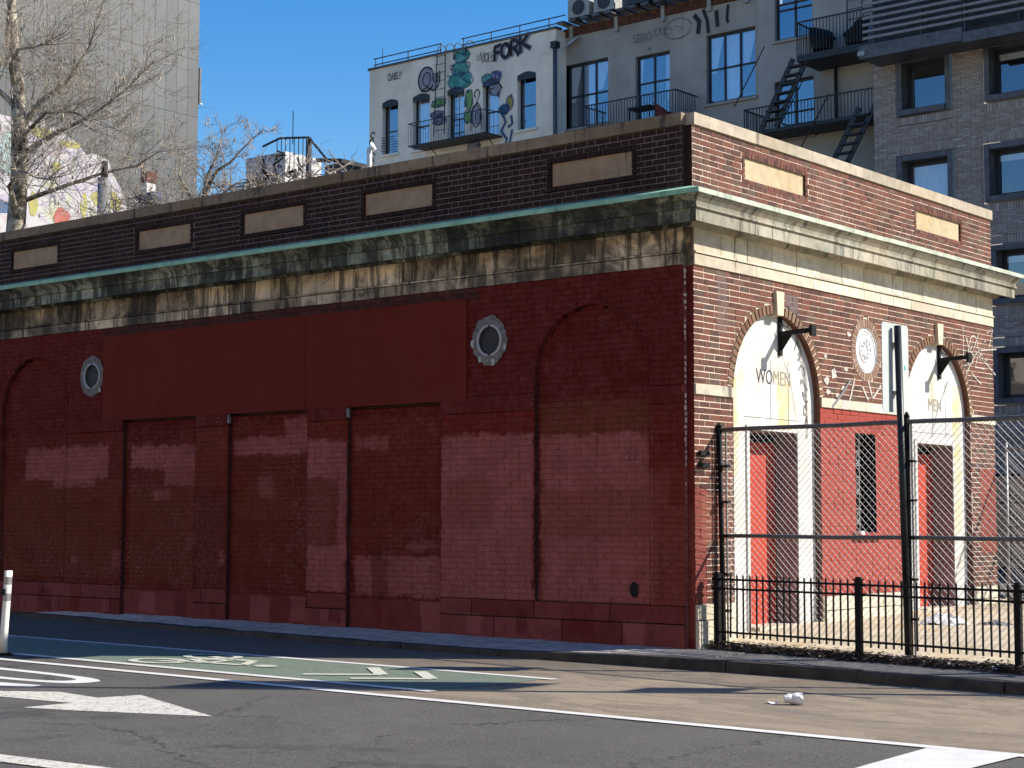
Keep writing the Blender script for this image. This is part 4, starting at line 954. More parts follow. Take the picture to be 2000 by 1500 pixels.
for k in range(6):
    t_ = k/5; c_ = Vector((cpx, cpy, cz+.05))+ax*(t_*.15-.07); r_ = .036+.018*t_; i = len(m.v); rings.append(i)
    for j in range(12): a = 2*math.pi*j/12; q = r_*(1+rr.uniform(-.13, .13)); m.v.append(tuple(c_+sdv*math.cos(a)*q*1.1+Vector((0, 0, 1))*math.sin(a)*q*.95))
for k in range(5):
    for j in range(12): m.f.append((rings[k]+j, rings[k]+(j+1) % 12, rings[k+1]+(j+1) % 12, rings[k+1]+j)); m.r.append(0)
m.f.append(tuple(rings[0]+j for j in range(12))); m.r.append(0); m.build('cup', 'cup', cu_)
m = MB(); m.poly([(cpx-.17+.05*math.cos(R(a)), cpy-.05+.04*math.sin(R(a)), cz+.012+.012*math.sin(R(a*2))) for a in range(0, 360, 30)]); m.build('lid', 'cup', cu_)
def rag(name, x, y, z, s, label, cat, mat, seed):
    rr = random.Random(seed); m = MB(); n = 9; g_ = []
    for i in range(n):
        for j in range(n):
            u, v = i/(n-1)*2-1, j/(n-1)*2-1; h = max(0, 1-(u*u+v*v)*.8)
            m.v.append((x+u*s[0]+rr.uniform(-.03, .03), y+v*s[1]+rr.uniform(-.03, .03), z+s[2]*h*rr.uniform(.35, 1)))
    for i in range(n-1):
        for j in range(n-1): k = i*n+j; m.f.append((k, k+n, k+n+1, k+1)); m.r.append(0)
    return tag(m.build(name, mat), label, cat)
rag('plastic_bag', 1.35, 3.3, yz(3.3), (.26, .22, .16), 'crumpled white and grey plastic bag on the yard pavement by the second door', 'litter', 'white_lit', 8)
rag('fallen_cloth', 1.9, 3.55, yz(3.5), (.2, .14, .06), 'flat grey rag lying beside the white plastic bag', 'litter', 'pt_grey', 9)

# ------------------------------------------------------------------ background buildings: helpers
def wall_holes(P, u0, u1, z0, z1, holes, d=0.):
    us = sorted({u0, u1, *[h[0] for h in holes], *[h[1] for h in holes]}); zs = sorted({z0, z1, *[h[2] for h in holes], *[h[3] for h in holes]})
    m = MB()
    for a, b in zip(us, us[1:]):
        for c_, e_ in zip(zs, zs[1:]):
            mu, mz = (a+b)/2, (c_+e_)/2
            if any(h[0] < mu < h[1] and h[2] < mz < h[3] for h in holes): continue
            m.poly([P(a, c_, d), P(b, c_, d), P(b, e_, d), P(a, e_, d)])
    return m
def plane_at(Y): return lambda u, z, d: (u, Y-d, z)
def win(par, P, u0, u1, z0, z1, bars=(), vbars=(), dep=.2, fw_=.06, frame='dark_frame', curtain=None, wallmat='stucco', sill=True, arch=0., gmat='glass'):
    m = MB()
    for u in (u0, u1): m.poly([P(u, z0, .002), P(u, z1, .002), P(u, z1, -dep-.05), P(u, z0, -dep-.05)])
    for z in (z0, z1): m.poly([P(u0, z, .002), P(u1, z, .002), P(u1, z, -dep-.05), P(u0, z, -dep-.05)])
    wdw = m.build('window', wallmat, par)
    def fr(a, b, c_, e_): MB().frust(P, a, b, c_, e_, -dep-.04, -dep+.03, 0, .004).build('frame', frame, wdw)
    fr(u0, u0+fw_, z0, z1); fr(u1-fw_, u1, z0, z1); fr(u0+fw_, u1-fw_, z0, z0+fw_); fr(u0+fw_, u1-fw_, z1-fw_, z1)
    for b in bars: fr(u0+fw_, u1-fw_, z0+(z1-z0)*b-fw_*.4, z0+(z1-z0)*b+fw_*.4)
    for b in vbars: fr(u0+(u1-u0)*b-fw_*.45, u0+(u1-u0)*b+fw_*.45, z0+fw_, z1-fw_)
    MB().poly([P(u0, z0, -dep), P(u1, z0, -dep), P(u1, z1, -dep), P(u0, z1, -dep)]).build('pane', gmat, wdw)
    MB().poly([P(u0-.1, z0-.1, -dep-.5), P(u1+.1, z0-.1, -dep-.5), P(u1+.1, z1+.1, -dep-.5), P(u0-.1, z1+.1, -dep-.5)]).build('room', 'room', wdw)
    for (a, b, za, zb, sk) in (curtain or []):
        x0, x1 = u0+(u1-u0)*a, u0+(u1-u0)*b; c0_, c1_ = z0+(z1-z0)*za, z0+(z1-z0)*zb; m = MB(); n = 10
        for k in range(n):
            p_, q_ = x0+(x1-x0)*k/n, x0+(x1-x0)*(k+1)/n; dd = -dep-.03-.02*(k % 2); d2 = -dep-.03-.02*((k+1) % 2)
            m.poly([P(p_+sk*(x0-p_), c0_, dd), P(q_+sk*(x0-q_), c0_, d2), P(q_, c1_, d2), P(p_, c1_, dd)])
        m.build('curtain', 'curtain', wdw)
    if sill: MB().frust(P, u0-.08, u1+.08, z0-.10, z0-.004, -.02, .08, 0, .006).build('sill', wallmat, wdw)
    if arch:
        m = MB(); n = 8; pts = [(u0+(u1-u0)*k/n, z1-.02+arch*math.sin(math.pi*k/n)) for k in range(n+1)]
        for (a, za), (b, zb) in zip(pts, pts[1:]): m.poly([P(a, z1-.13, .02), P(b, z1-.13, .02), P(b, zb+.06, .02), P(a, za+.06, .02)])
        m.build('arched_head', frame, wdw)
    return wdw
t = NT('tagged_render'); c = t.mix(t.rng(t.noise(2.6, 5, .7, dist=2.5), .53, .58), (.58, .56, .52), (.13, .12, .16)); M['bulk'] = t.fin(c, .85)
M['room'] = plain('dark_room', (.03, .034, .042), .9, .2, 1)

# --- grey stucco walk-up with graffiti
fk = empty('stucco_building'); tag(fk, 'beige grey stucco walk-up with black FORK lettering and colourful graffiti', 'building')
YF = 30.0; PF = plane_at(YF)
W5 = [(-33.34, -32.55, 14.92, 16.82), (-31.80, -30.98, 14.88, 16.80), (-30.12, -29.32, 14.92, 16.78), (-28.46, -27.68, 14.92, 16.82), (-26.88, -26.06, 14.92, 16.80)]
lowW = [(a, b, z-3.2, z2-3.2) for a, b, z, z2 in W5]
wall_holes(PF, -34.02, -25.2, 0, 18.22, W5+lowW).build('wall', 'stucco', fk)
m = MB(); m.poly([(-34.02, YF, 0), (-34.02, YF+14, 0), (-34.02, YF+14, 18.22), (-34.02, YF, 18.22)]).poly([(-25.2, YF, 0), (-25.2, YF+14, 0), (-25.2, YF+14, 18.22), (-25.2, YF, 18.22)]).poly([(-34.02, YF+14, 0), (-25.2, YF+14, 0), (-25.2, YF+14, 18.22), (-34.02, YF+14, 18.22)]).poly([(-34.02, YF, 17.9), (-25.2, YF, 17.9), (-25.2, YF+14, 17.9), (-34.02, YF+14, 17.9)]); m.build('side_walls', 'stucco', fk)
MB().box(-34.08, -25.14, YF-.05, YF+.3, 18.22, 18.30).build('coping', 'slate_metal', fk)
for k, h in enumerate(W5):
    win(fk, PF, *h, bars=(.46,), curtain=[(.08, .92, .02, .97, 0)] if k in (1, 3) else ([(.3, .95, .45, .97, 0)] if k == 2 else None), arch=.10)
for h in lowW: win(fk, PF, *h, bars=(.46,), arch=.1)
# roof rail
rl = MB()
for z in (18.45, 18.68):
    for a, b in ((-33.95, -30.55), (-29.6, -24.9)): rl.tube([(a, YF+.15, z+.0), (b, YF+.15, z)], .022, 6)
for x_ in (-33.85, -32.2, -30.6, -29.5, -28.2, -26.9, -25.6): rl.tube([(x_, YF+.15, 18.25), (x_, YF+.15, 18.70)], .02, 6)
rl.tube([(-33.5, YF+.15, 18.3), (-33.5, YF+.15, 19.0)], .015, 5)
rl.build('roof_rail', 'steel_blue', fk)
# gooseneck ladder
ld = empty('ladder_dummy') if False else None
m = MB()
for x_ in (-30.47, -30.08):
    m.tube([(x_-.12*(x_ < -30.2), YF-.22, 15.2), (x_, YF-.18, 18.2)]+[(x_+.0, YF-.18+.30*(1-math.cos(R(a))), 18.2+.38*math.sin(R(a))) for a in range(15, 181, 15)], .02, 6)
for k in range(10): z = 15.4+k*.3; m.tube([(-30.58+.0*(k), YF-.21, z), (-30.08, YF-.21, z)], .012, 5)
m.build('roof_ladder', 'steel_blue', fk)
m = MB()
for x_ in (-29.75, -29.2): m.tube([(x_, YF-.1, 17.9)]+[(x_, YF-.1+.30*(1-math.cos(R(a))), 18.2+.36*math.sin(R(a))) for a in range(0, 181, 20)], .02, 6)
m.build('gooseneck_rail', 'steel_blue', fk)
# fire escape
fe = MB(); zb_ = 14.82
fe.box(-31.2, -27.55, YF-.92, YF-.01, zb_-.04, zb_); fe_o = fe.build('fire_escape', 'steel_blue', fk)
m = MB(); m.tube([(-31.2, YF-.9, zb_+.8), (-27.55, YF-.9, zb_+.8)], .018, 5); m.tube([(-31.2, YF-.02, zb_+.8), (-31.2, YF-.9, zb_+.8)], .018, 5); m.tube([(-27.55, YF-.02, zb_+.8), (-27.55, YF-.9, zb_+.8)], .018, 5)
for k in range(31): x_ = -31.2+3.65*k/30; m.tube([(x_, YF-.9, zb_), (x_, YF-.9, zb_+.8)], .009, 4)
for y_ in (.25, .5, .72): 
    for x_ in (-31.2, -27.55): m.tube([(x_, YF-y_, zb_), (x_, YF-y_, zb_+.8)], .009, 4)
m.build('railing', 'steel_blue', fe_o)
for x_ in (-30.3, -27.65): MB().tube([(x_, YF-.85, zb_-.04), (x_, YF-.01, zb_-.62)], .018, 5).build('bracket', 'steel_blue', fe_o)
m = MB()
for k in range(6): m.bar((-33.3, YF-.12, 15.02+.1*k), (-32.6, YF-.12, 15.02+.1*k), .02)
m.build('window_guard', 'steel_blue', fk)
MB().tube([(-25.12, YF-.14, 17.55), (-25.12, YF-.14, 10)], .075, 8).build('downspout', 'slate_metal', fk, True)
MB().box(-25.24, -25.0, YF-.26, YF-.02, 17.5, 17.72).build('leader_head', 'dark_frame', fk)
# lettering and sprayed shapes
gr_ = empty('unused') if False else None
LET = {'F': [[(0, -.30), (.02, .30)], [(0, .28), (.36, .33)], [(0, .02), (.28, .05)]], 'O': [arc(.22, 0, .27, 80, 445, 14, .75)], 'R': [[(0, -.30), (.0, .30)], [(0, .28), (.26, .26), (.33, .12), (.22, .0), (.02, -.02)], [(.12, -.02), (.26, -.14), (.36, -.32)]], 'K': [[(.02, -.32), (.0, .32)], [(.40, .36), (.20, .12), (.05, .0)], [(.10, .03), (.28, -.10), (.46, -.22)]],
       'V': [[(0, .3), (.18, -.3), (.36, .3)]], 'L': [[(.03, .3), (0, -.28), (.3, -.26)]], 'E': [[(.3, .3), (0, .28), (.02, -.28), (.3, -.3)], [(0, 0), (.24, .02)]]}
for wd_, mt_, dd_, dx_ in ((.20, 'pt_lilac', .016, .04), (.125, 'pt_black', .022, 0)):
    m = MB()
    for ch_, x_, z_, sc in (('F', -27.92, 17.80, .86), ('O', -27.62, 17.84, .9), ('R', -27.16, 17.88, .95), ('K', -26.76, 17.95, 1.0)):
        for q, st_ in enumerate(LET[ch_]): stroke(m, PF, [(x_+a*sc+dx_, z_+b*sc-dx_*.6) for a, b in st_], wd_, dd_+.0012*q)
    m.build('graffiti_lettering', mt_, fk)
m = MB()
for ch_, x_ in (('V', -28.55), ('O', -28.38), ('L', -28.2), ('E', -28.07)):
    for q, st_ in enumerate(LET[ch_]): stroke(m, PF, [(x_+a*.42, 17.74+b*.6) for a, b in st_], .03, .02+.001*q)
m.build('graffiti_lettering', 'pt_grey', fk)
text_mesh('graffiti_lettering', 'OABS.??', .34, lambda u, v: Vector(PF(-32.72+u, 17.78+v*1.2, .02)), 'pt_black', fk, .62)
def fillpoly(par, pts, mat, d=.014, name='graffiti_fill', P=PF): return MB().poly([P(a, b, d) for a, b in pts]).build(name, mat, par)
fillpoly(fk, arc(-31.12, 17.42, .44, 60, 400, 20, .9), 'pt_lilac'); fillpoly(fk, arc(-30.78, 17.28, .3, 0, 360, 16, 1.0), 'pt_lilac', .012)
m = MB(); stroke(m, PF, arc(-31.15, 17.42, .45, 40, 330, 20, .85), .06, .02); stroke(m, PF, arc(-31.12, 17.42, .25, 0, 360, 16, .75), .04, .021); stroke(m, PF, [(-30.82, 17.62), (-30.8, 17.3), (-30.65, 17.22), (-30.6, 17.6)], .05, .02); stroke(m, PF, [(-30.5, 17.65), (-30.5, 17.2)], .05, .02); stroke(m, PF, [(-31.4, 17.0), (-31.1, 17.12), (-30.8, 16.95), (-30.55, 17.1)], .06, .02); m.build('graffiti_outline', 'pt_black', fk)
rr = random.Random(21)
def blob(cx, cz, w_, h_, n=14): return [(cx+w_*rr.uniform(.8, 1.1)*math.cos(2*math.pi*k/n), cz+h_*rr.uniform(.8, 1.1)*math.sin(2*math.pi*k/n)) for k in range(n)]
for cx, cz, w_, h_, mt in ((-29.45, 18.0, .38, .26, 'pt_teal'), (-29.5, 17.55, .46, .28, 'pt_teal'), (-29.5, 17.1, .60, .34, 'pt_teal'), (-29.1, 16.35, .20, .38, 'pt_green'), (-29.15, 15.75, .2, .25, 'pt_green'), (-30.55, 16.45, .36, .16, 'pt_green'), (-30.62, 16.05, .36, .12, 'pt_purple'), (-30.5, 15.8, .36, .16, 'pt_purple'), (-28.25, 16.95, .24, .2, 'pt_teal'), (-27.85, 17.0, .24, .2, 'pt_purple'), (-27.9, 16.55, .3, .24, 'pt_lilac'), (-27.22, 15.95, .16, .26, 'pt_yellow'), (-27.45, 15.75, .22, .2, 'pt_blue'), (-28.75, 15.75, .22, .45, 'pt_lilac'), (-28.85, 14.62, .3, .2, 'pt_lilac')):
    m = MB()
    for q in range(7):
        a = cx+rr.uniform(-.75, .75)*w_; b = cz+rr.uniform(-.9, -.2)*h_; pts = [(a, b)]
        for k in range(3): a += rr.uniform(-.35, .35)*w_; b += rr.uniform(.15, .65)*h_; pts.append((a, b))
        stroke(m, PF, pts, rr.uniform(.05, .10), .012+.0008*q)
    m.build('graffiti_fill', {'pt_teal': 'pt_teal2', 'pt_green': 'pt_green2', 'pt_purple': 'pt_lilac'}.get(mt, mt), fk)
    fillpoly(fk, blob(cx, cz, w_*.95, h_*.95), mt, .0105)
    m = MB(); stroke(m, PF, [(cx+w_*math.cos(a)*rr.uniform(.85, 1.08), cz+h_*math.sin(a)*rr.uniform(.85, 1.08)) for a in [k*.42 for k in range(16)]], .035, .021)
    for q in range(4): a, b = cx+rr.uniform(-.8, .8)*w_, cz+rr.uniform(-.8, .8)*h_; stroke(m, PF, [(a, b), (a+rr.uniform(-.5, .5)*w_, b+rr.uniform(-.8, .8)*h_), (a+rr.uniform(-.4, .7)*w_, b+rr.uniform(-.4, .6)*h_)], .03, .0205)
    m.build('graffiti_outline', 'pt_blue' if mt != 'pt_lilac' else 'pt_black', fk)
m = MB()
stroke(m, PF, [(-27.55, 15.6), (-27.4, 15.3), (-27.6, 15.0), (-27.35, 14.7), (-27.42, 14.4)], .1, .02); stroke(m, PF, [(-27.15, 15.5), (-27.1, 15.2), (-27.3, 15.1)], .1, .02); stroke(m, PF, [(-27.1, 15.0), (-27.2, 14.6), (-27.35, 14.4)], .08, .021); m.build('graffiti_outline', 'pt_blue', fk)
m = MB(); stroke(m, PF, arc(-28.72, 16.5, .16, -60, 240, 12, .7), .04, .02); stroke(m, PF, [(-28.65, 16.35), (-28.8, 16.1), (-28.95, 15.9), (-29.0, 15.2)], .03, .02); stroke(m, PF, [(-28.7, 16.1), (-28.5, 15.8), (-28.5, 15.2)], .03, .02)
for k in range(5): a = R(20+k*25); stroke(m, PF, [(-28.65+.15*math.cos(a), 17.55+.15*math.sin(a)), (-28.5+.4*math.cos(a), 17.6+.4*math.sin(a))], .018, .02)
for k in range(5): stroke(m, PF, arc(-33.86+.05*math.sin(k*2), 14.7+.26*k, .11, 0, 300, 8), .045, .02)
m.build('graffiti_outline', 'pt_black', fk)

# --- second stucco building with balconies
st = empty('balcony_building'); tag(st, 'darker grey stucco apartment building with black balconies and outside stairs', 'building')
Y2 = 30.6; P2 = plane_at(Y2)
H2 = [(-25.2, -23.42, 14.82, 17.06), (-22.30, -20.92, 14.55, 16.86), (-19.5, -17.66, 14.82, 17.08), (-16.92, -15.58, 16.42, 18.6), (-16.95, -15.56, 13.3, 15.12), (-25.2, -23.42, 11.4, 13.6), (-22.3, -20.9, 11.2, 13.5), (-19.5, -17.66, 11.4, 13.6)]
wall_holes(P2, -25.42, -17.53, 0, 18.03, [h for h in H2 if h[1] < -17.5]).build('wall', 'stucco2', st)
wall_holes(plane_at(Y2-.05), -17.53, -8.0, 0, 21.5, [h for h in H2 if h[0] > -17.5]).build('wall', 'stucco3', st)
m = MB(); m.poly([(-25.42, Y2, 17.6), (-8, Y2, 17.6), (-8, Y2+14, 17.6), (-25.42, Y2+14, 17.6)]).poly([(-8, Y2, 0), (-8, Y2+14, 0), (-8, Y2+14, 21.5), (-8, Y2, 21.5)]).poly([(-25.42, Y2+14, 0), (-8, Y2+14, 0), (-8, Y2+14, 17.6), (-25.42, Y2+14, 17.6)]).poly([(-17.53, Y2-.05, 17.6), (-17.53, Y2+14, 17.6), (-17.53, Y2+14, 21.5), (-17.53, Y2-.05, 21.5)]); m.build('roof_and_sides', 'stucco2', st)
for i, h in enumerate(H2):
    PP = P2 if h[1] < -17.5 else plane_at(Y2-.05)
    cur = {0: [(.02, .3, .42, .98, .55), (.68, .98, .55, .98, .6), (.34, .62, .03, .98, 0)], 1: [(.02, .16, .62, .98, .3), (.8, .98, .3, .98, .5)], 2: [(.02, .3, .45, .98, .55), (.7, .98, .5, .98, .6), (.35, .64, .04, .98, 0)]}.get(i)
    win(st, PP, *h, bars=(.45,) if i in (3, 4) else ((.6,) if i == 1 else (.5,)), vbars=(.34, .66) if i in (0, 2) else (.5,), dep=.16, fw_=.08, curtain=cur, wallmat='stucco2', sill=i != 1)
def balcony(x0, x1, zf, depth, yw, sideL=True, name='balcony', railh=.95, step=.11, thick=.10):
    b = MB().box(x0, x1, yw-depth, yw-.01, zf-thick, zf).build(name, 'steel_blue', st); m = MB()
    zt = zf+railh; m.bar((x0, yw-depth+.03, zt), (x1, yw-depth+.03, zt), .04)
    for x_ in (x0, x1): m.bar((x_, yw-depth+.03, zt), (x_, yw-.02, zt), .04)
    n = int((x1-x0)/step)
    for k in range(n+1): x_ = x0+(x1-x0)*k/n; m.bar((x_, yw-depth+.03, zf), (x_, yw-depth+.03, zt), .018)
    k = .15
    while k < depth-.05:
        for x_ in (x0, x1): m.bar((x_, yw-k, zf), (x_, yw-k, zt), .018)
        k += step
    m.build('railing', 'steel_blue', b); return b
balcony(-23.5, -19.85, 14.18, 1.3, Y2); balcony(-15.38, -11.0, 15.42, 1.35, Y2-.05, thick=.2, railh=1.02); balcony(-17.35, -11.2, 13.36, 1.2, Y2-.05, railh=.72)
def stairs(a, b, wd, n, name):
    a, b = Vector(a), Vector(b); m = MB(); off = Vector((wd, 0, 0)).normalized()*wd
    m.bar(a, b, .05, .16); m.bar(a+off, b+off, .05, .16)
    for k in range(1, n): p = a.lerp(b, k/n); m.box(p.x, p.x+wd, p.y-.12, p.y+.12, p.z-.02, p.z+.03)
    o = m.build(name, 'steel_blue', st)
    MB().tube([a+Vector((-1.0, 0, .55)), b+Vector((-.95, 0, .85))], .02, 5).build('stair_rail', 'steel_blue', o); return o
stairs((-15.55, Y2-1.3, 15.38), (-16.7, Y2-1.3, 13.36), .52, 8, 'outside_stair'); stairs((-13.35, Y2-1.3, 13.55), (-14.75, Y2-1.3, 11.2), .52, 9, 'outside_stair')
m = MB()
for x_ in (-14.3, -13.8): m.tube([(x_, Y2-.2, 15.42), (x_, Y2-.2, 18.5)], .02, 5)
for k in range(9): m.tube([(-14.3, Y2-.2, 15.7+.3*k), (-13.8, Y2-.2, 15.7+.3*k)], .014, 5)
m.build('wall_ladder', 'steel_blue', st)
MB().tube([(-14.75, Y2-.15, 15.2), (-14.75, Y2-.15, 13.4)], .05, 6).build('drain_pipe', 'steel_blue', st, True)
m = MB(); stroke(m, P2, arc(-20.6, 17.52, .34, 10, 350, 16, 1.6), .035, .02); stroke(m, P2, [(-20.7, 17.6), (-20.4, 17.55), (-20.55, 17.42)], .03, .02)
for k in range(3): stroke(m, P2, arc(-21.4+.22*k, 17.55-.02*k, .12, 0, 290, 8), .025, .02)
m.build('graffiti_tag', 'pt_grey', st)
m = MB(); stroke(m, P2, [(-19.95, 17.85), (-19.75, 17.6), (-19.8, 17.2)], .16, .02); stroke(m, P2, [(-19.6, 17.98), (-19.45, 17.6), (-19.4, 17.15)], .12, .021); stroke(m, P2, [(-19.1, 17.85), (-19.05, 17.3)], .14, .02); stroke(m, P2, [(-18.65, 17.95), (-18.7, 17.5), (-18.65, 17.35)], .10, .02); m.build('paint_drips', 'pt_black', st)
text_mesh('graffiti_tag', 'SEBO', .42, lambda u, v: Vector(P2(-22.0+u, 17.45+v, .02)), 'pt_grey', st, .8)
text_mesh('graffiti_tag', 'M', .12, lambda u, v: Vector(P2(-21.7+u, 17.02+v, .02)), 'pt_black', st)
# roof deck edge: rusty beams, slats, air conditioners
rb = MB()
rb.box(-25.3, -17.6, Y2-.06, Y2+.25, 18.03, 18.32); rb.build('rusted_roof_edge', 'rust', st)
dk = MB()
for k in range(16): x_ = -25.2+.5*k; dk.box(x_, x_+.3, Y2-.55, Y2+1.4, 18.38, 18.46)
dk.build('roof_deck_slats', 'slate_metal', st)
for x_ in (-25.0, -23.1, -21.2, -19.4, -18.0): MB().box(x_, x_+.14, Y2-.1, Y2+.1, 17.85, 18.4).build('deck_post', 'acgrey', st)
MB().box(-25.3, -17.6, Y2+1.3, Y2+1.4, 18.46, 20.2).build('roof_screen', 'slate_metal', st)
m = MB().poly([P2(-25.18, 17.62, .25), P2(-24.72, 17.72, .32), P2(-24.55, 17.98, .1), P2(-25.0, 17.88, .05)]); tag(m.build('flood_lamp', 'white_lit'), 'bright white lamp housing under the rusty roof edge of the balcony building', 'lamp')
acs = [(-24.75, .9, 'pale grey air conditioner nearest the roof rail of the graffiti building', 'acgrey'), (-23.65, .85, 'second air conditioner on the roof deck, half dark', 'acgrey'), (-22.3, 1.25, 'dark boxy air conditioner in the middle of the roof deck', 'acdark'), (-20.7, 1.3, 'dark air conditioner right of the middle on the roof deck', 'acdark'), (-19.1, 1.2, 'dark air conditioner at the right end of the roof deck', 'acdark')]
for x_, wd, lb, mt in acs:
    a = empty('air_conditioner'); tag(a, lb, 'air conditioner', 'air conditioners on the roof deck')
    MB().box(x_, x_+wd, Y2-.5, Y2-.05, 18.5, 19.15).build('casing', mt, a)
    MB().tube([(x_+wd*.5, Y2-.515, 18.82), (x_+wd*.5, Y2-.50, 18.82)], .26, 16).build('fan_grille', 'acdark' if mt == 'acgrey' else 'slate_metal', a)
    for q in (.1, wd-.2): MB().box(x_+q, x_+q+.1, Y2-.52, Y2-.03, 18.46, 18.5).build('foot', 'iron', a)
# balcony furniture
def tubchair(x, y, z, rot, lb, mat='wicker', s=1.):
    a = empty('balcony_chair'); tag(a, lb, 'chair', 'chairs on the balconies'); n = 18
    def pt(k, lev):                       # shell ring: the back rises to a rounded top, the front stays at seat height
        A = 2*math.pi*k/n; h = .44+.46*max(0, math.cos(A))**.6+.12*max(0, 1-abs(math.cos(A))*1.2)
        zz = (.18, .42, (h+.42)/2, h)[lev]; r = (.27, .31, .34, .36+.03*max(0, math.cos(A)))[lev]
        return (x+s*r*math.cos(A+rot), y+s*r*math.sin(A+rot), z+s*zz)
    m = MB()
    for k in range(n):
        for lev in range(3): m.poly([pt(k, lev), pt(k+1, lev), pt(k+1, lev+1), pt(k, lev+1)])
    m.build('shell', mat, a, True); MB().poly([pt(k, 1) for k in range(n)]).build('seat', mat, a)
    for q in range(4): A = rot+R(45+90*q); MB().tube([(x+s*.24*math.cos(A), y+s*.24*math.sin(A), z), (x+s*.25*math.cos(A), y+s*.25*math.sin(A), z+s*.2)], .016, 5).build('leg', mat, a)
tubchair(-14.85, Y2-.75, 15.43, 2.6, 'round black wicker chair at the left end of the upper balcony', s=1.15); tubchair(-13.75, Y2-.7, 15.43, .3, 'round black wicker chair in the middle of the upper balcony', s=1.15)
tubchair(-20.75, Y2-.6, 14.19, 3.4, 'red chair beside the small table on the left balcony', 'redchair', .9)
tb = empty('balcony_table'); tag(tb, 'small dark table on the left balcony in front of the glass door', 'table')
MB().box(-22.0, -21.1, Y2-.9, Y2-.3, 14.86, 14.91).build('table_top', 'wicker', tb)
for q in ((-21.95, -.85), (-21.95, -.35), (-21.15, -.85), (-21.15, -.35)): MB().bar((q[0], Y2+q[1], 14.18), (q[0], Y2+q[1], 14.86), .035).build('leg', 'wicker', tb)

# --- dark roman-brick building with louvred balcony screen
bb_ = empty('brick_apartment_building'); tag(bb_, 'dark grey brick building with deep framed windows and slatted balcony screen', 'building')
YK = 22.0; PK = plane_at(YK)
HK = [(-8.47, -7.08, 11.18, 12.60), (-6.24, -4.4, 11.20, 12.60), (-8.50, -7.05, 8.75, 10.20), (-6.28, -4.4, 8.82, 10.2), (-6.16, -4.2, 6.4, 7.8), (-8.5, -7.05, 6.4, 7.8), (-6.17, -4.2, 4.1, 5.41), (-3.2, -1.6, 11.2, 12.6), (-3.2, -1.6, 8.8, 10.2), (-3.2, -1.6, 6.4, 7.8)]
bw = MB(); bm = MB()
def exK(z): return [(a-.03, b+.03) for a, b, c_, e_ in HK if c_-.03 < z < e_+.03 or (c_-.22 < z < c_) or (e_ < z < e_+.22)]
lay(PK, -9.12, -3.8, 2.8, 13.9, exK, bw, bm, jit=.006, d0=-.012, co=.054, bl=.24, jt=.012, hp=.2)
kwall = bm.build('wall', 'romanmort', bb_)
for a, b, c_, e_ in HK:
    if a < -3.9:
        n = int((b-a+.06)/.07)
        for z0_, z1_ in ((c_-.22, c_-.03), (e_+.03, e_+.22)):
            bm2 = [PK(a-.03, z0_, -.014), PK(b+.03, z0_, -.014), PK(b+.03, z1_, -.014), PK(a-.03, z1_, -.014)]
            MB().poly(bm2).build('soldier_bed', 'romanmort', kwall)
            for k in range(n): u = a-.03+(b-a+.06)*k/n; bw.frust(PK, u+.005, u+(b-a+.06)/n-.005, z0_+.005, z1_-.005, -.013, random.uniform(-.003, .004), random.random())
tag(bw.build('roman_brickwork', 'roman', kwall, rnd=True), kind='stuff')
wall_holes(PK, -3.8, 14, 0, 16, [h for h in HK if h[0] > -3.9]).build('wall', 'romanmort', bb_)
wall_holes(PK, -9.12, -3.8, 13.9, 16, []).build('wall', 'romanmort', bb_)
m = MB().poly([(-9.12, YK, 0), (-9.12, YK+7.5, 0), (-9.12, YK+7.5, 16), (-9.12, YK, 16)]).poly([(14, YK, 0), (14, YK+14, 0), (14, YK+14, 16), (14, YK, 16)]).poly([(-9.12, YK, 16), (14, YK, 16), (14, YK+14, 16), (-9.12, YK+7.5, 16)]); m.build('side_walls', 'romanmort', bb_)
gl = [(-6.9, -3.9, .3, 2.5), (-3.7, -.7, .3, 2.5), (-.4, 3, .3, 2.5)]
wall_holes(PK, -9.12, -3.8, 0, 2.8, gl[:1]).build('wall', 'romanmort', bb_)
for h in gl[:1]: win(bb_, PK, *h, vbars=(.33, .66), bars=(.7,), dep=.15, frame='dark_frame', wallmat='slateblue')
for i, h in enumerate(HK):
    a, b, c_, e_ = h
    wd = win(bb_, PK, a+.14, b-.14, c_+.14, e_-.14, dep=.30, fw_=.10, frame='dark_frame', wallmat='slate_metal', sill=False, gmat='glass_dark', curtain=[(.0, 1, .78, .99, 0)] if i in (1, 3, 4) else ([(.1, .95, .02, .98, 0)] if i == 2 else None))
    for (p, q, z0, z1) in ((a, a+.14, c_, e_), (b-.14, b, c_, e_), (a+.14, b-.14, c_, c_+.14), (a+.14, b-.14, e_-.14, e_)): MB().frust(PK, p, q, z0, z1, -.32, .06 if z0 != c_ or z1 == e_ else .10, 0, .006).build('box_frame', 'slate_metal', wd)
# slatted screen
MB().box(-8.80, 14, YK-.62, YK-.60, 12.62, 14.6).build('slat_shade_backing', 'dark_frame', bb_)  # dark backing panel added for the shade between the slats
scx = MB().box(-8.95, 14, YK-.95, YK-.02, 12.50, 12.62); scr = scx.build('balcony_slab', 'slate_metal', bb_)
MB().box(-8.95, -6.32, YK-1.02, YK-.955, 12.48, 12.80).build('edge_beam', 'slate_metal', scr); MB().box(-6.30, 14, YK-1.04, YK-.955, 12.42, 12.66).build('edge_beam', 'slate_metal', scr)
for k in range(8):
    z = 12.93+.165*k
    for a, b in ((-8.86, -6.31), (-6.30, -1.0)): MB().box(a, b-.005, YK-1.02, YK-.97, z, z+.065).build('slat', 'louver', scr)
for x_ in (-8.6, -7.4, -6.3, -5.0): MB().box(x_, x_+.06, YK-.96, YK-.90, 12.62, 14.3).build('screen_post', 'dark_frame', scr)
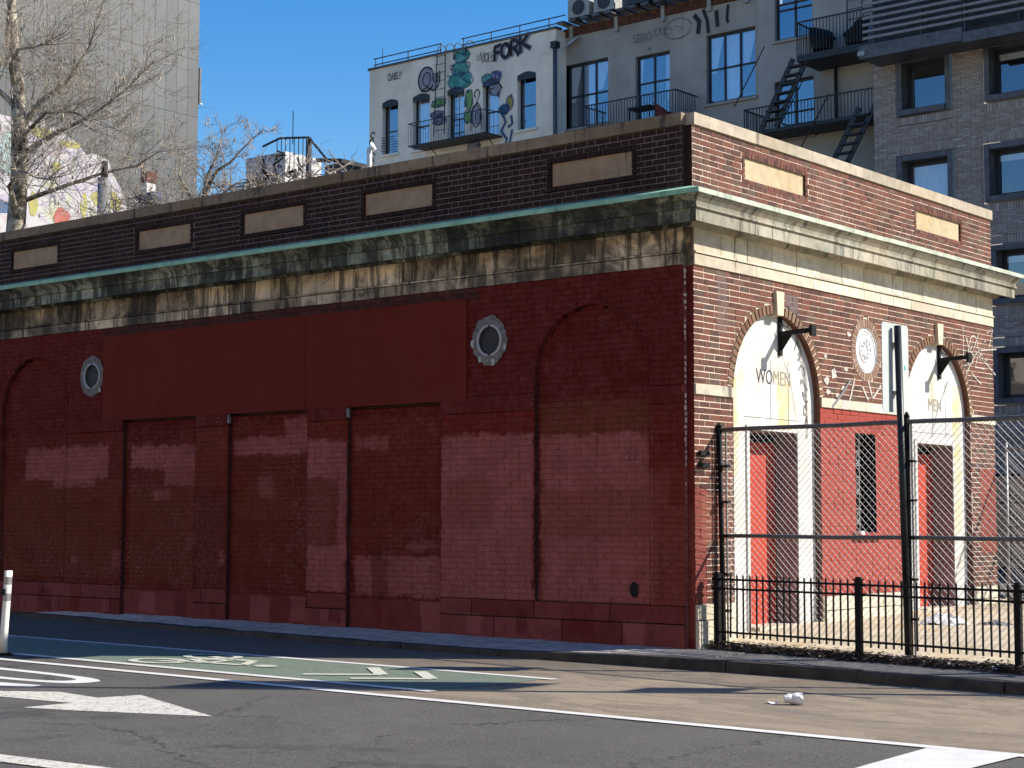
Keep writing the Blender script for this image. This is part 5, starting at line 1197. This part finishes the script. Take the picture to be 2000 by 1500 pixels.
MB().box(-8.98, -8.80, YK-1.05, YK-.85, 12.55, 12.66).build('bracket_end', 'galv', scr)

# --- grey panelled tower
tw = empty('panelled_tower'); tag(tw, 'tall windowless grey panelled tower behind the bare tree', 'tower')
XT = -45.0
MB().poly([(XT, 19.3, 0), (XT, 31.04, 0), (XT, 31.04, 46), (XT, 19.3, 46)]).poly([(XT, 31.04, 0), (XT-25, 31.04, 0), (XT-25, 31.04, 46), (XT, 31.04, 46)]).poly([(XT, 19.3, 46), (XT, 31.04, 46), (XT-25, 31.04, 46), (XT-25, 19.3, 46)]).poly([(XT, 19.3, 0), (XT-25, 19.3, 0), (XT-25, 19.3, 46), (XT, 19.3, 46)]).build('core', 'tower_joint', tw)
tm = None; y_ = 31.03
while y_ > 20.2:
    z = 11.0+random.choice((0, .0))
    while z < 26:
        if tm is None: m = MB(); m.frust(lambda u, zz, dd: (dd, u, zz), -.585+.004, -.004, .004, 2.42-.004, 0, .02, 0, .003); o = m.build('facade_panel', 'tower', tw); tm = o.data
        else: o = bpy.data.objects.new('facade_panel', tm); col.objects.link(o); o.parent = tw
        o.location = (XT+.001, y_, z); z += 2.42
    y_ -= .585
MB().box(XT-.2, XT+.05, 31.06, 31.16, 18.9, 20.4).build('edge_rail', 'slate_metal', tw); MB().box(XT-.1, XT+.0, 31.06, 31.28, 18.85, 18.92).build('edge_light', 'galv', tw)
# mural on the wall in front of the tower foot
mw = empty('mural_wall'); tag(mw, 'bright pastel mural painted on the low wall at the foot of the tower', 'mural')
XM = -44.4; PM = lambda u, z, d: (XM+d, u, z)
MB().box(XM-.45, XM-.14, 17, 26.9, 0, 12.9).build('wall', 'mur_white', mw)
out = [(17.5, 9), (26.95, 9), (26.95, 14.0), (26.6, 14.6), (26.2, 15.1), (26.05, 15.55), (25.3, 15.7), (25.0, 15.55), (24.6, 15.95), (24.0, 16.2), (23.6, 16.45), (23.2, 16.3), (22.9, 16.75), (22.55, 16.4), (22.0, 16.5), (21.5, 16.45), (17.5, 16.6)]
m = MB(); fr_ = [PM(a, b, 0) for a, b in out]; bk_ = [PM(a, b, -.12) for a, b in out]; m.poly(fr_); m.poly(bk_[::-1])
for k in range(len(out)): m.poly([fr_[k], bk_[k], bk_[(k+1) % len(out)], fr_[(k+1) % len(out)]])
m.build('cutout_board', 'mur_main', mw)
rr = random.Random(4)
def mb_(cx, cz, w_, h_, mt, d): MB().poly([PM(cx+w_*rr.uniform(.82, 1.12)*math.cos(2*math.pi*k/18), cz+h_*rr.uniform(.82, 1.12)*math.sin(2*math.pi*k/18), d) for k in range(18)]).build('mural_shape', mt, mw)
mb_(26.0, 13.95, .75, .42, 'mur_yellow', .012); mb_(22.9, 16.1, .55, .2, 'mur_yellow', .007); mb_(24.2, 15.85, .6, .13, 'mur_yellow', .009); mb_(23.6, 14.9, .2, .2, 'mur_yellow', .014); mb_(21.5, 15.0, .45, .9, 'mur_teal', .011); mb_(22.6, 13.3, .2, .5, 'mur_yellow', .013); mb_(23.9, 12.95, .4, .4, 'mur_red', .016); mb_(24.9, 13.6, .16, .5, 'mur_yellow', .015); mb_(21.0, 13.0, .8, .25, 'mur_blue', .014); mb_(24.8, 12.75, .5, .3, 'mur_blue', .0155)
for cy, cz, r_, a0, a1 in ((23.9, 14.3, 1.3, 20, 170), (24.2, 13.6, .8, 0, 200), (25.4, 14.9, .5, -40, 200), (22.6, 15.2, .6, 30, 220), (25.9, 13.9, .8, 40, 160), (23.2, 13.4, .5, 0, 180)):
    m = MB(); stroke(m, PM, arc(cy, cz, r_, a0, a1, 18, .8), .045, .018); m.build('mural_line', 'mur_lilac', mw)

# --- low rooftops between the tower and the stucco building
lb = empty('low_roof_building'); tag(lb, 'low dark-roofed building with graffiti bulkhead, railing and shed peeking over the parapet', 'building')
MB().box(-30, -13, 12.3, 21, 0, 9.15).build('wall', 'stucco2', lb)
MB().box(-21.15, -19.75, 12.4, 13.6, 9.15, 10.26).build('bulkhead', 'bulk' if 'bulk' in M else 'pt_white', lb)
m = MB(); rr = random.Random(31)
for k in range(9): a, b = rr.uniform(-20.7, -19.8), rr.uniform(9.6, 10.2); stroke(m, plane_at(12.4), [(a, b), (a+rr.uniform(-.2, .25), b+rr.uniform(-.25, .1)), (a+rr.uniform(-.1, .3), b+rr.uniform(-.3, .1)), (a+rr.uniform(-.2, .3), b+rr.uniform(-.2, .2))], .05, .01)
def PB(u, z, d): return (-19.75+d, u, z)
for k in range(8): a, b = rr.uniform(12.5, 13.3), rr.uniform(9.6, 10.1); stroke(m, PB, [(a, b), (a+rr.uniform(-.2, .3), b+rr.uniform(-.2, .1)), (a+rr.uniform(-.1, .3), b+rr.uniform(-.2, .2))], .06, .01)
m.build('graffiti_scrawl', 'pt_black', lb)
m = MB(); m.box(-19.05, -18.95, 12.4, 12.5, 9.1, 10.5); m.tube([(-20.0, 12.45, 10.62), (-19.0, 12.45, 10.5), (-18.3, 12.45, 9.8)], .03, 5); m.tube([(-20.0, 12.45, 10.62), (-20.6, 12.45, 10.5)], .03, 5)
for k in range(8): x_ = -20.1+.15*k; m.tube([(x_, 12.45, 9.3), (x_, 12.45, 10.6-.12*abs(x_+19.9))], .015, 4)
m.tube([(-19.5, 12.4, 10.4), (-19.5, 12.4, 11.2)], .015, 4)
m.build('stair_railing', 'dark_frame', lb)
shed = MB(); shed.box(-18.45, -17.9, 12.45, 15.8, 9.1, 9.75).build('shed', 'slateblue', lb)
MB().poly([(-18.6, 12.3, 9.92), (-17.75, 12.3, 9.80), (-17.75, 16.2, 9.80), (-18.6, 16.2, 9.92)]).poly([(-18.6, 12.3, 9.92), (-17.75, 12.3, 9.80), (-17.75, 12.3, 9.70), (-18.6, 12.3, 9.82)]).poly([(-17.75, 12.3, 9.80), (-17.75, 16.2, 9.80), (-17.75, 16.2, 9.68), (-17.75, 12.3, 9.70)]).build('shed_roof', 'tar', lb)
MB().tube([(-16.95, 12.4, 9.2), (-16.95, 12.4, 9.95), (-16.88, 12.4, 10.02), (-16.8, 12.4, 9.9)], .06, 8).build('vent_pipe', 'white_lit', lb, True)
ch_ = empty('painted_chimneys') if False else None
for x_, y_, wd, h_, mt, nm in ((-26.55, 13.5, .22, 10.5, 'bulk', 'chimney'), (-23.3, 14.5, .7, 10.5, 'tar', 'roof_hatch'), (-25.8, 12.8, .6, 10.0, 'slateblue', 'roof_hatch')):
    c_ = MB().box(x_, x_+wd, y_, y_+.3, 9.1, h_).build(nm, mt, lb)
    if nm == 'chimney': MB().box(x_-.02, x_+wd+.02, y_-.02, y_+.32, h_, h_+.3).build('chimney_top', 'rust', c_)
# street lamp column seen behind the tree
lp_ = empty('light_column'); tag(lp_, 'thick pale grey column standing behind the bare tree branches', 'pole')
MB().tube([(-26.2, 12.0, 0), (-26.2, 12.0, 10.35)], [.2, .17], 14).build('shaft', 'galv', lp_, True); MB().tube([(-26.2, 12, 10.35), (-26.2, 12, 10.8)], [.10, .08], 10).build('cap', 'iron', lp_, True)

# ------------------------------------------------------------------ trees
def grow(mb, p, dr, L, r, lev, rr, trop=.05, spread=.75, balls=None):
    n = max(3, int(5-lev*.4)); pts = [p.copy()]; rads = [r]; q = p.copy(); d = dr.normalized()
    for k in range(n):
        d = (d+Vector((rr.gauss(0, .22), rr.gauss(0, .22), rr.gauss(0, .18)+trop))).normalized(); q = q+d*(L/n); pts.append(q.copy()); rads.append(max(.0030, r*(1-.62*(k+1)/n)))
    mb.tube(pts, rads, 5 if r > .03 else 3, False)
    if lev <= 0:
        if balls is not None and rr.random() < .04: balls.append(q)
        return
    kids = rr.choice((2, 3, 3, 4)) if lev > 1 else rr.choice((2, 3, 4))
    for c_ in range(kids):
        i = rr.randint(1, n); base = pts[i]; dv = (pts[i]-pts[i-1]).normalized()
        ax = Vector((rr.gauss(0, 1), rr.gauss(0, 1), rr.gauss(0, 1))).normalized(); nd = (dv+ax*spread).normalized()
        grow(mb, base, nd, L*rr.uniform(.5, .8), max(.0045, rads[i]*.62), lev-1, rr, trop, spread, balls)
tree = empty('bare_tree'); tag(tree, 'bare pale-barked street tree at the left behind the parapet', 'tree')
def limb(mb, pts, r0, r1):
    r1 = .008; mb.tube([Vector(p) for p in pts], [r0+(r1-r0)*k/(len(pts)-1) for k in range(len(pts))], 9, False)
T = MB(); TY = 9.0
trunk = [(-25.72, TY, 0), (-25.78, TY, 4), (-25.72, TY, 8.5), (-25.62, TY, 10.0), (-25.7, TY, 11.2), (-25.95, TY+.1, 12.3), (-26.3, TY+.2, 13.4), (-26.5, TY+.2, 15.0), (-26.7, TY+.3, 17.0)]
T.tube(trunk, [.30, .26, .235, .21, .185, .16, .13, .09, .05], 12, False)
limbs = [([(-25.6, TY, 9.6), (-25.35, TY-.3, 10.2), (-24.7, TY-.5, 10.7), (-23.9, TY-.5, 11.1), (-23.0, TY-.4, 11.0), (-22.2, TY-.2, 10.7)], .085, .03),
         ([(-25.65, TY, 8.9), (-25.3, TY-.5, 9.5), (-24.6, TY-.7, 9.75), (-23.7, TY-.8, 9.45), (-23.0, TY-.8, 9.3)], .075, .025),
         ([(-25.7, TY, 11.0), (-25.3, TY+.3, 11.7), (-24.6, TY+.6, 12.2), (-24.0, TY+.8, 13.0), (-23.6, TY+.9, 14.2)], .085, .03),
         ([(-25.95, TY, 12.2), (-25.5, TY-.4, 12.5), (-24.8, TY-.7, 12.75), (-24.0, TY-.8, 12.65), (-23.2, TY-.9, 12.6)], .075, .025),
         ([(-25.65, TY, 10.4), (-24.9, TY+.5, 10.9), (-24.0, TY+.9, 11.3), (-23.0, TY+1.1, 11.8), (-22.0, TY+1.2, 12.4)], .07, .025),
         ([(-26.3, TY, 13.3), (-25.8, TY-.3, 14.0), (-25.0, TY-.5, 14.8), (-24.2, TY-.5, 15.4)], .07, .03),
         ([(-25.8, TY, 11.6), (-26.5, TY-.5, 12.4), (-27.5, TY-.8, 13.2)], .08, .03),
         ([(-25.65, TY, 9.2), (-24.9, TY+.7, 9.6), (-24.0, TY+1.2, 9.9), (-22.8, TY+1.4, 10.0), (-21.6, TY+1.2, 10.2)], .065, .02),
         ([(-26.45, TY, 14.6), (-25.8, TY+.3, 15.6), (-25.2, TY+.4, 16.6)], .06, .03)]
for pts, a, b in limbs: limb(T, pts, a, b)
T.build('trunk', 'bark', tree, True)
CR = MB(); rr = random.Random(42); balls = []
for pts, a, b in limbs:
    for k in range(1, len(pts)):
        for c_ in range(8 if k < len(pts)-1 else 10):
            p = Vector(pts[k-1]).lerp(Vector(pts[k]), rr.random()); dv = (Vector(pts[k])-Vector(pts[k-1])).normalized()
            ax = Vector((rr.gauss(0, 1), rr.gauss(0, 1), rr.gauss(.25, .8))).normalized()
            grow(CR, p, dv+ax*.9, rr.uniform(.6, 1.3), rr.uniform(.009, .018), 3, rr, .05, .85, balls)
for q in balls: CR.tube([q, q-Vector((0, 0, .05)), q-Vector((0, 0, .09)), q-Vector((0, 0, .12))], [.004, .022, .022, .004], 5, False)
CR.build('crown', 'twig', tree)
t2 = empty('small_bare_tree'); tag(t2, 'smaller bare tree whose twigs reach into the blue sky right of the tower', 'tree')
T2 = MB(); x2, y2 = -19.4, 9.6
T2.tube([(x2, y2, 0), (x2+.1, y2, 4), (x2, y2, 7.2), (x2-.15, y2, 8.6)], [.15, .13, .10, .07], 9, False)
limbs2 = [([(x2-.15, y2, 8.4), (x2+.1, y2, 8.9), (x2+.5, y2-.1, 9.2), (x2+1.0, y2-.1, 9.35), (x2+1.2, y2, 9.6), (x2+1.9, y2, 9.95)], .06, .02), ([(x2-.1, y2, 8.0), (x2-.5, y2, 8.8), (x2-.9, y2, 9.3), (x2-.8, y2, 9.75)], .055, .02), ([(x2-.1, y2, 8.5), (x2+.1, y2, 9.2), (x2+.35, y2, 9.5), (x2+.5, y2, 9.9)], .05, .015), ([(x2, y2, 7.8), (x2+.7, y2-.3, 8.5), (x2+1.5, y2-.4, 8.75), (x2+2.3, y2-.3, 8.75)], .05, .02), ([(x2, y2, 7.6), (x2-.9, y2-.3, 8.5), (x2-1.9, y2-.4, 8.85), (x2-2.9, y2-.3, 8.9)], .05, .02)]
for pts, a, b in limbs2: limb(T2, pts, a, b)
T2.build('trunk', 'bark', t2, True)
C2 = MB(); rr = random.Random(77); balls = []
for pts, a, b in limbs2:
    for k in range(1, len(pts)):
        for c_ in range(3):
            p = Vector(pts[k-1]).lerp(Vector(pts[k]), rr.random()); dv = (Vector(pts[k])-Vector(pts[k-1])).normalized(); ax = Vector((rr.gauss(0, 1), rr.gauss(0, 1), rr.gauss(.2, .8))).normalized()
            grow(C2, p, dv+ax*.9, rr.uniform(.3, .62), rr.uniform(.009, .015), 3, rr, .02, .8, balls)
for q in balls: C2.tube([q, q-Vector((0, 0, .05)), q-Vector((0, 0, .09))], [.004, .022, .004], 5, False)
C2.build('crown', 'twig', t2)
vn = MB(); rr = random.Random(5)
for k in range(230):
    x_ = rr.uniform(-22.8, -14.6); y_ = rr.uniform(8.9, 9.6); p = Vector((x_, y_, 8.42+rr.uniform(-.15, .22)))
    grow(vn, p, Vector((rr.gauss(0, 1), rr.gauss(0, .4), rr.gauss(.15, .45))), rr.uniform(.4, .9), rr.uniform(.010, .026), 1, rr, .0, .7)
tag(vn.build('vine_tangle', 'vinewood' if 'vinewood' in M else 'twig'), 'tangle of dry vines and twigs along the back of the street parapet', 'vines', kind='stuff')

# ------------------------------------------------------------------ street pole standing just right of the view (its shadow crosses the lane)
pz = empty('signal_pole'); tag(pz, 'tall grey street pole with banner and sign just beyond the right edge', 'pole')
ux, uy = 6.3, .55
MB().tube([(ux, uy, -.05), (ux, uy, 8.6)], [.075, .05], 12).build('shaft', 'galv', pz, True); MB().tube([(ux, uy, -.05), (ux, uy, .5)], [.16, .12], 12).build('base', 'galv', pz, True)
MB().box(ux-.02, ux+.0, uy+.09, uy+.55, 3.55, 4.25).build('sign_panel', 'alu', pz)
MB().box(ux-.02, ux+.0, uy+.09, uy+.95, 5.0, 7.2).build('banner', 'white_lit', pz)
MB().tube([(ux, uy, 8.4), (ux-.6, uy-1.2, 8.8)], .035, 8).build('lamp_arm', 'galv', pz)

# ------------------------------------------------------------------ unseen row across the street, added for bounce light and window reflections
for k, (x0, x1, h_, mt, lb_) in enumerate(((-40, -14, 14, 'creamrow', 'unseen tan row building added behind the viewpoint for bounce light, left end'), (-14, 8, 15, 'brickrow', 'unseen brown brick row building added directly behind the viewpoint for bounce light'), (8, 34, 14, 'creamrow', 'unseen tan row building added behind the viewpoint for bounce light, right end'))):
    e_ = empty('added_row_building'); tag(e_, lb_, 'building')
    holes = [(x, x+1.2, z, z+1.8) for x in [x0+1.5+2.6*q for q in range(int((x1-x0-2)/2.6))] for z in (1.2, 4.6, 8.0)]
    PO = lambda u, z, d: (u, -27+d, z)
    wall_holes(PO, x0, x1-.01, -.3, h_, holes).build('wall', mt, e_)
    MB().box(x0, x1-.01, -40, -27.3, -.3, h_-.02).build('body', mt, e_)
    for a, b, c_, d_ in holes: MB().poly([PO(a, c_, -.2), PO(b, c_, -.2), PO(b, d_, -.2), PO(a, d_, -.2)]).build('window', 'glass', e_)
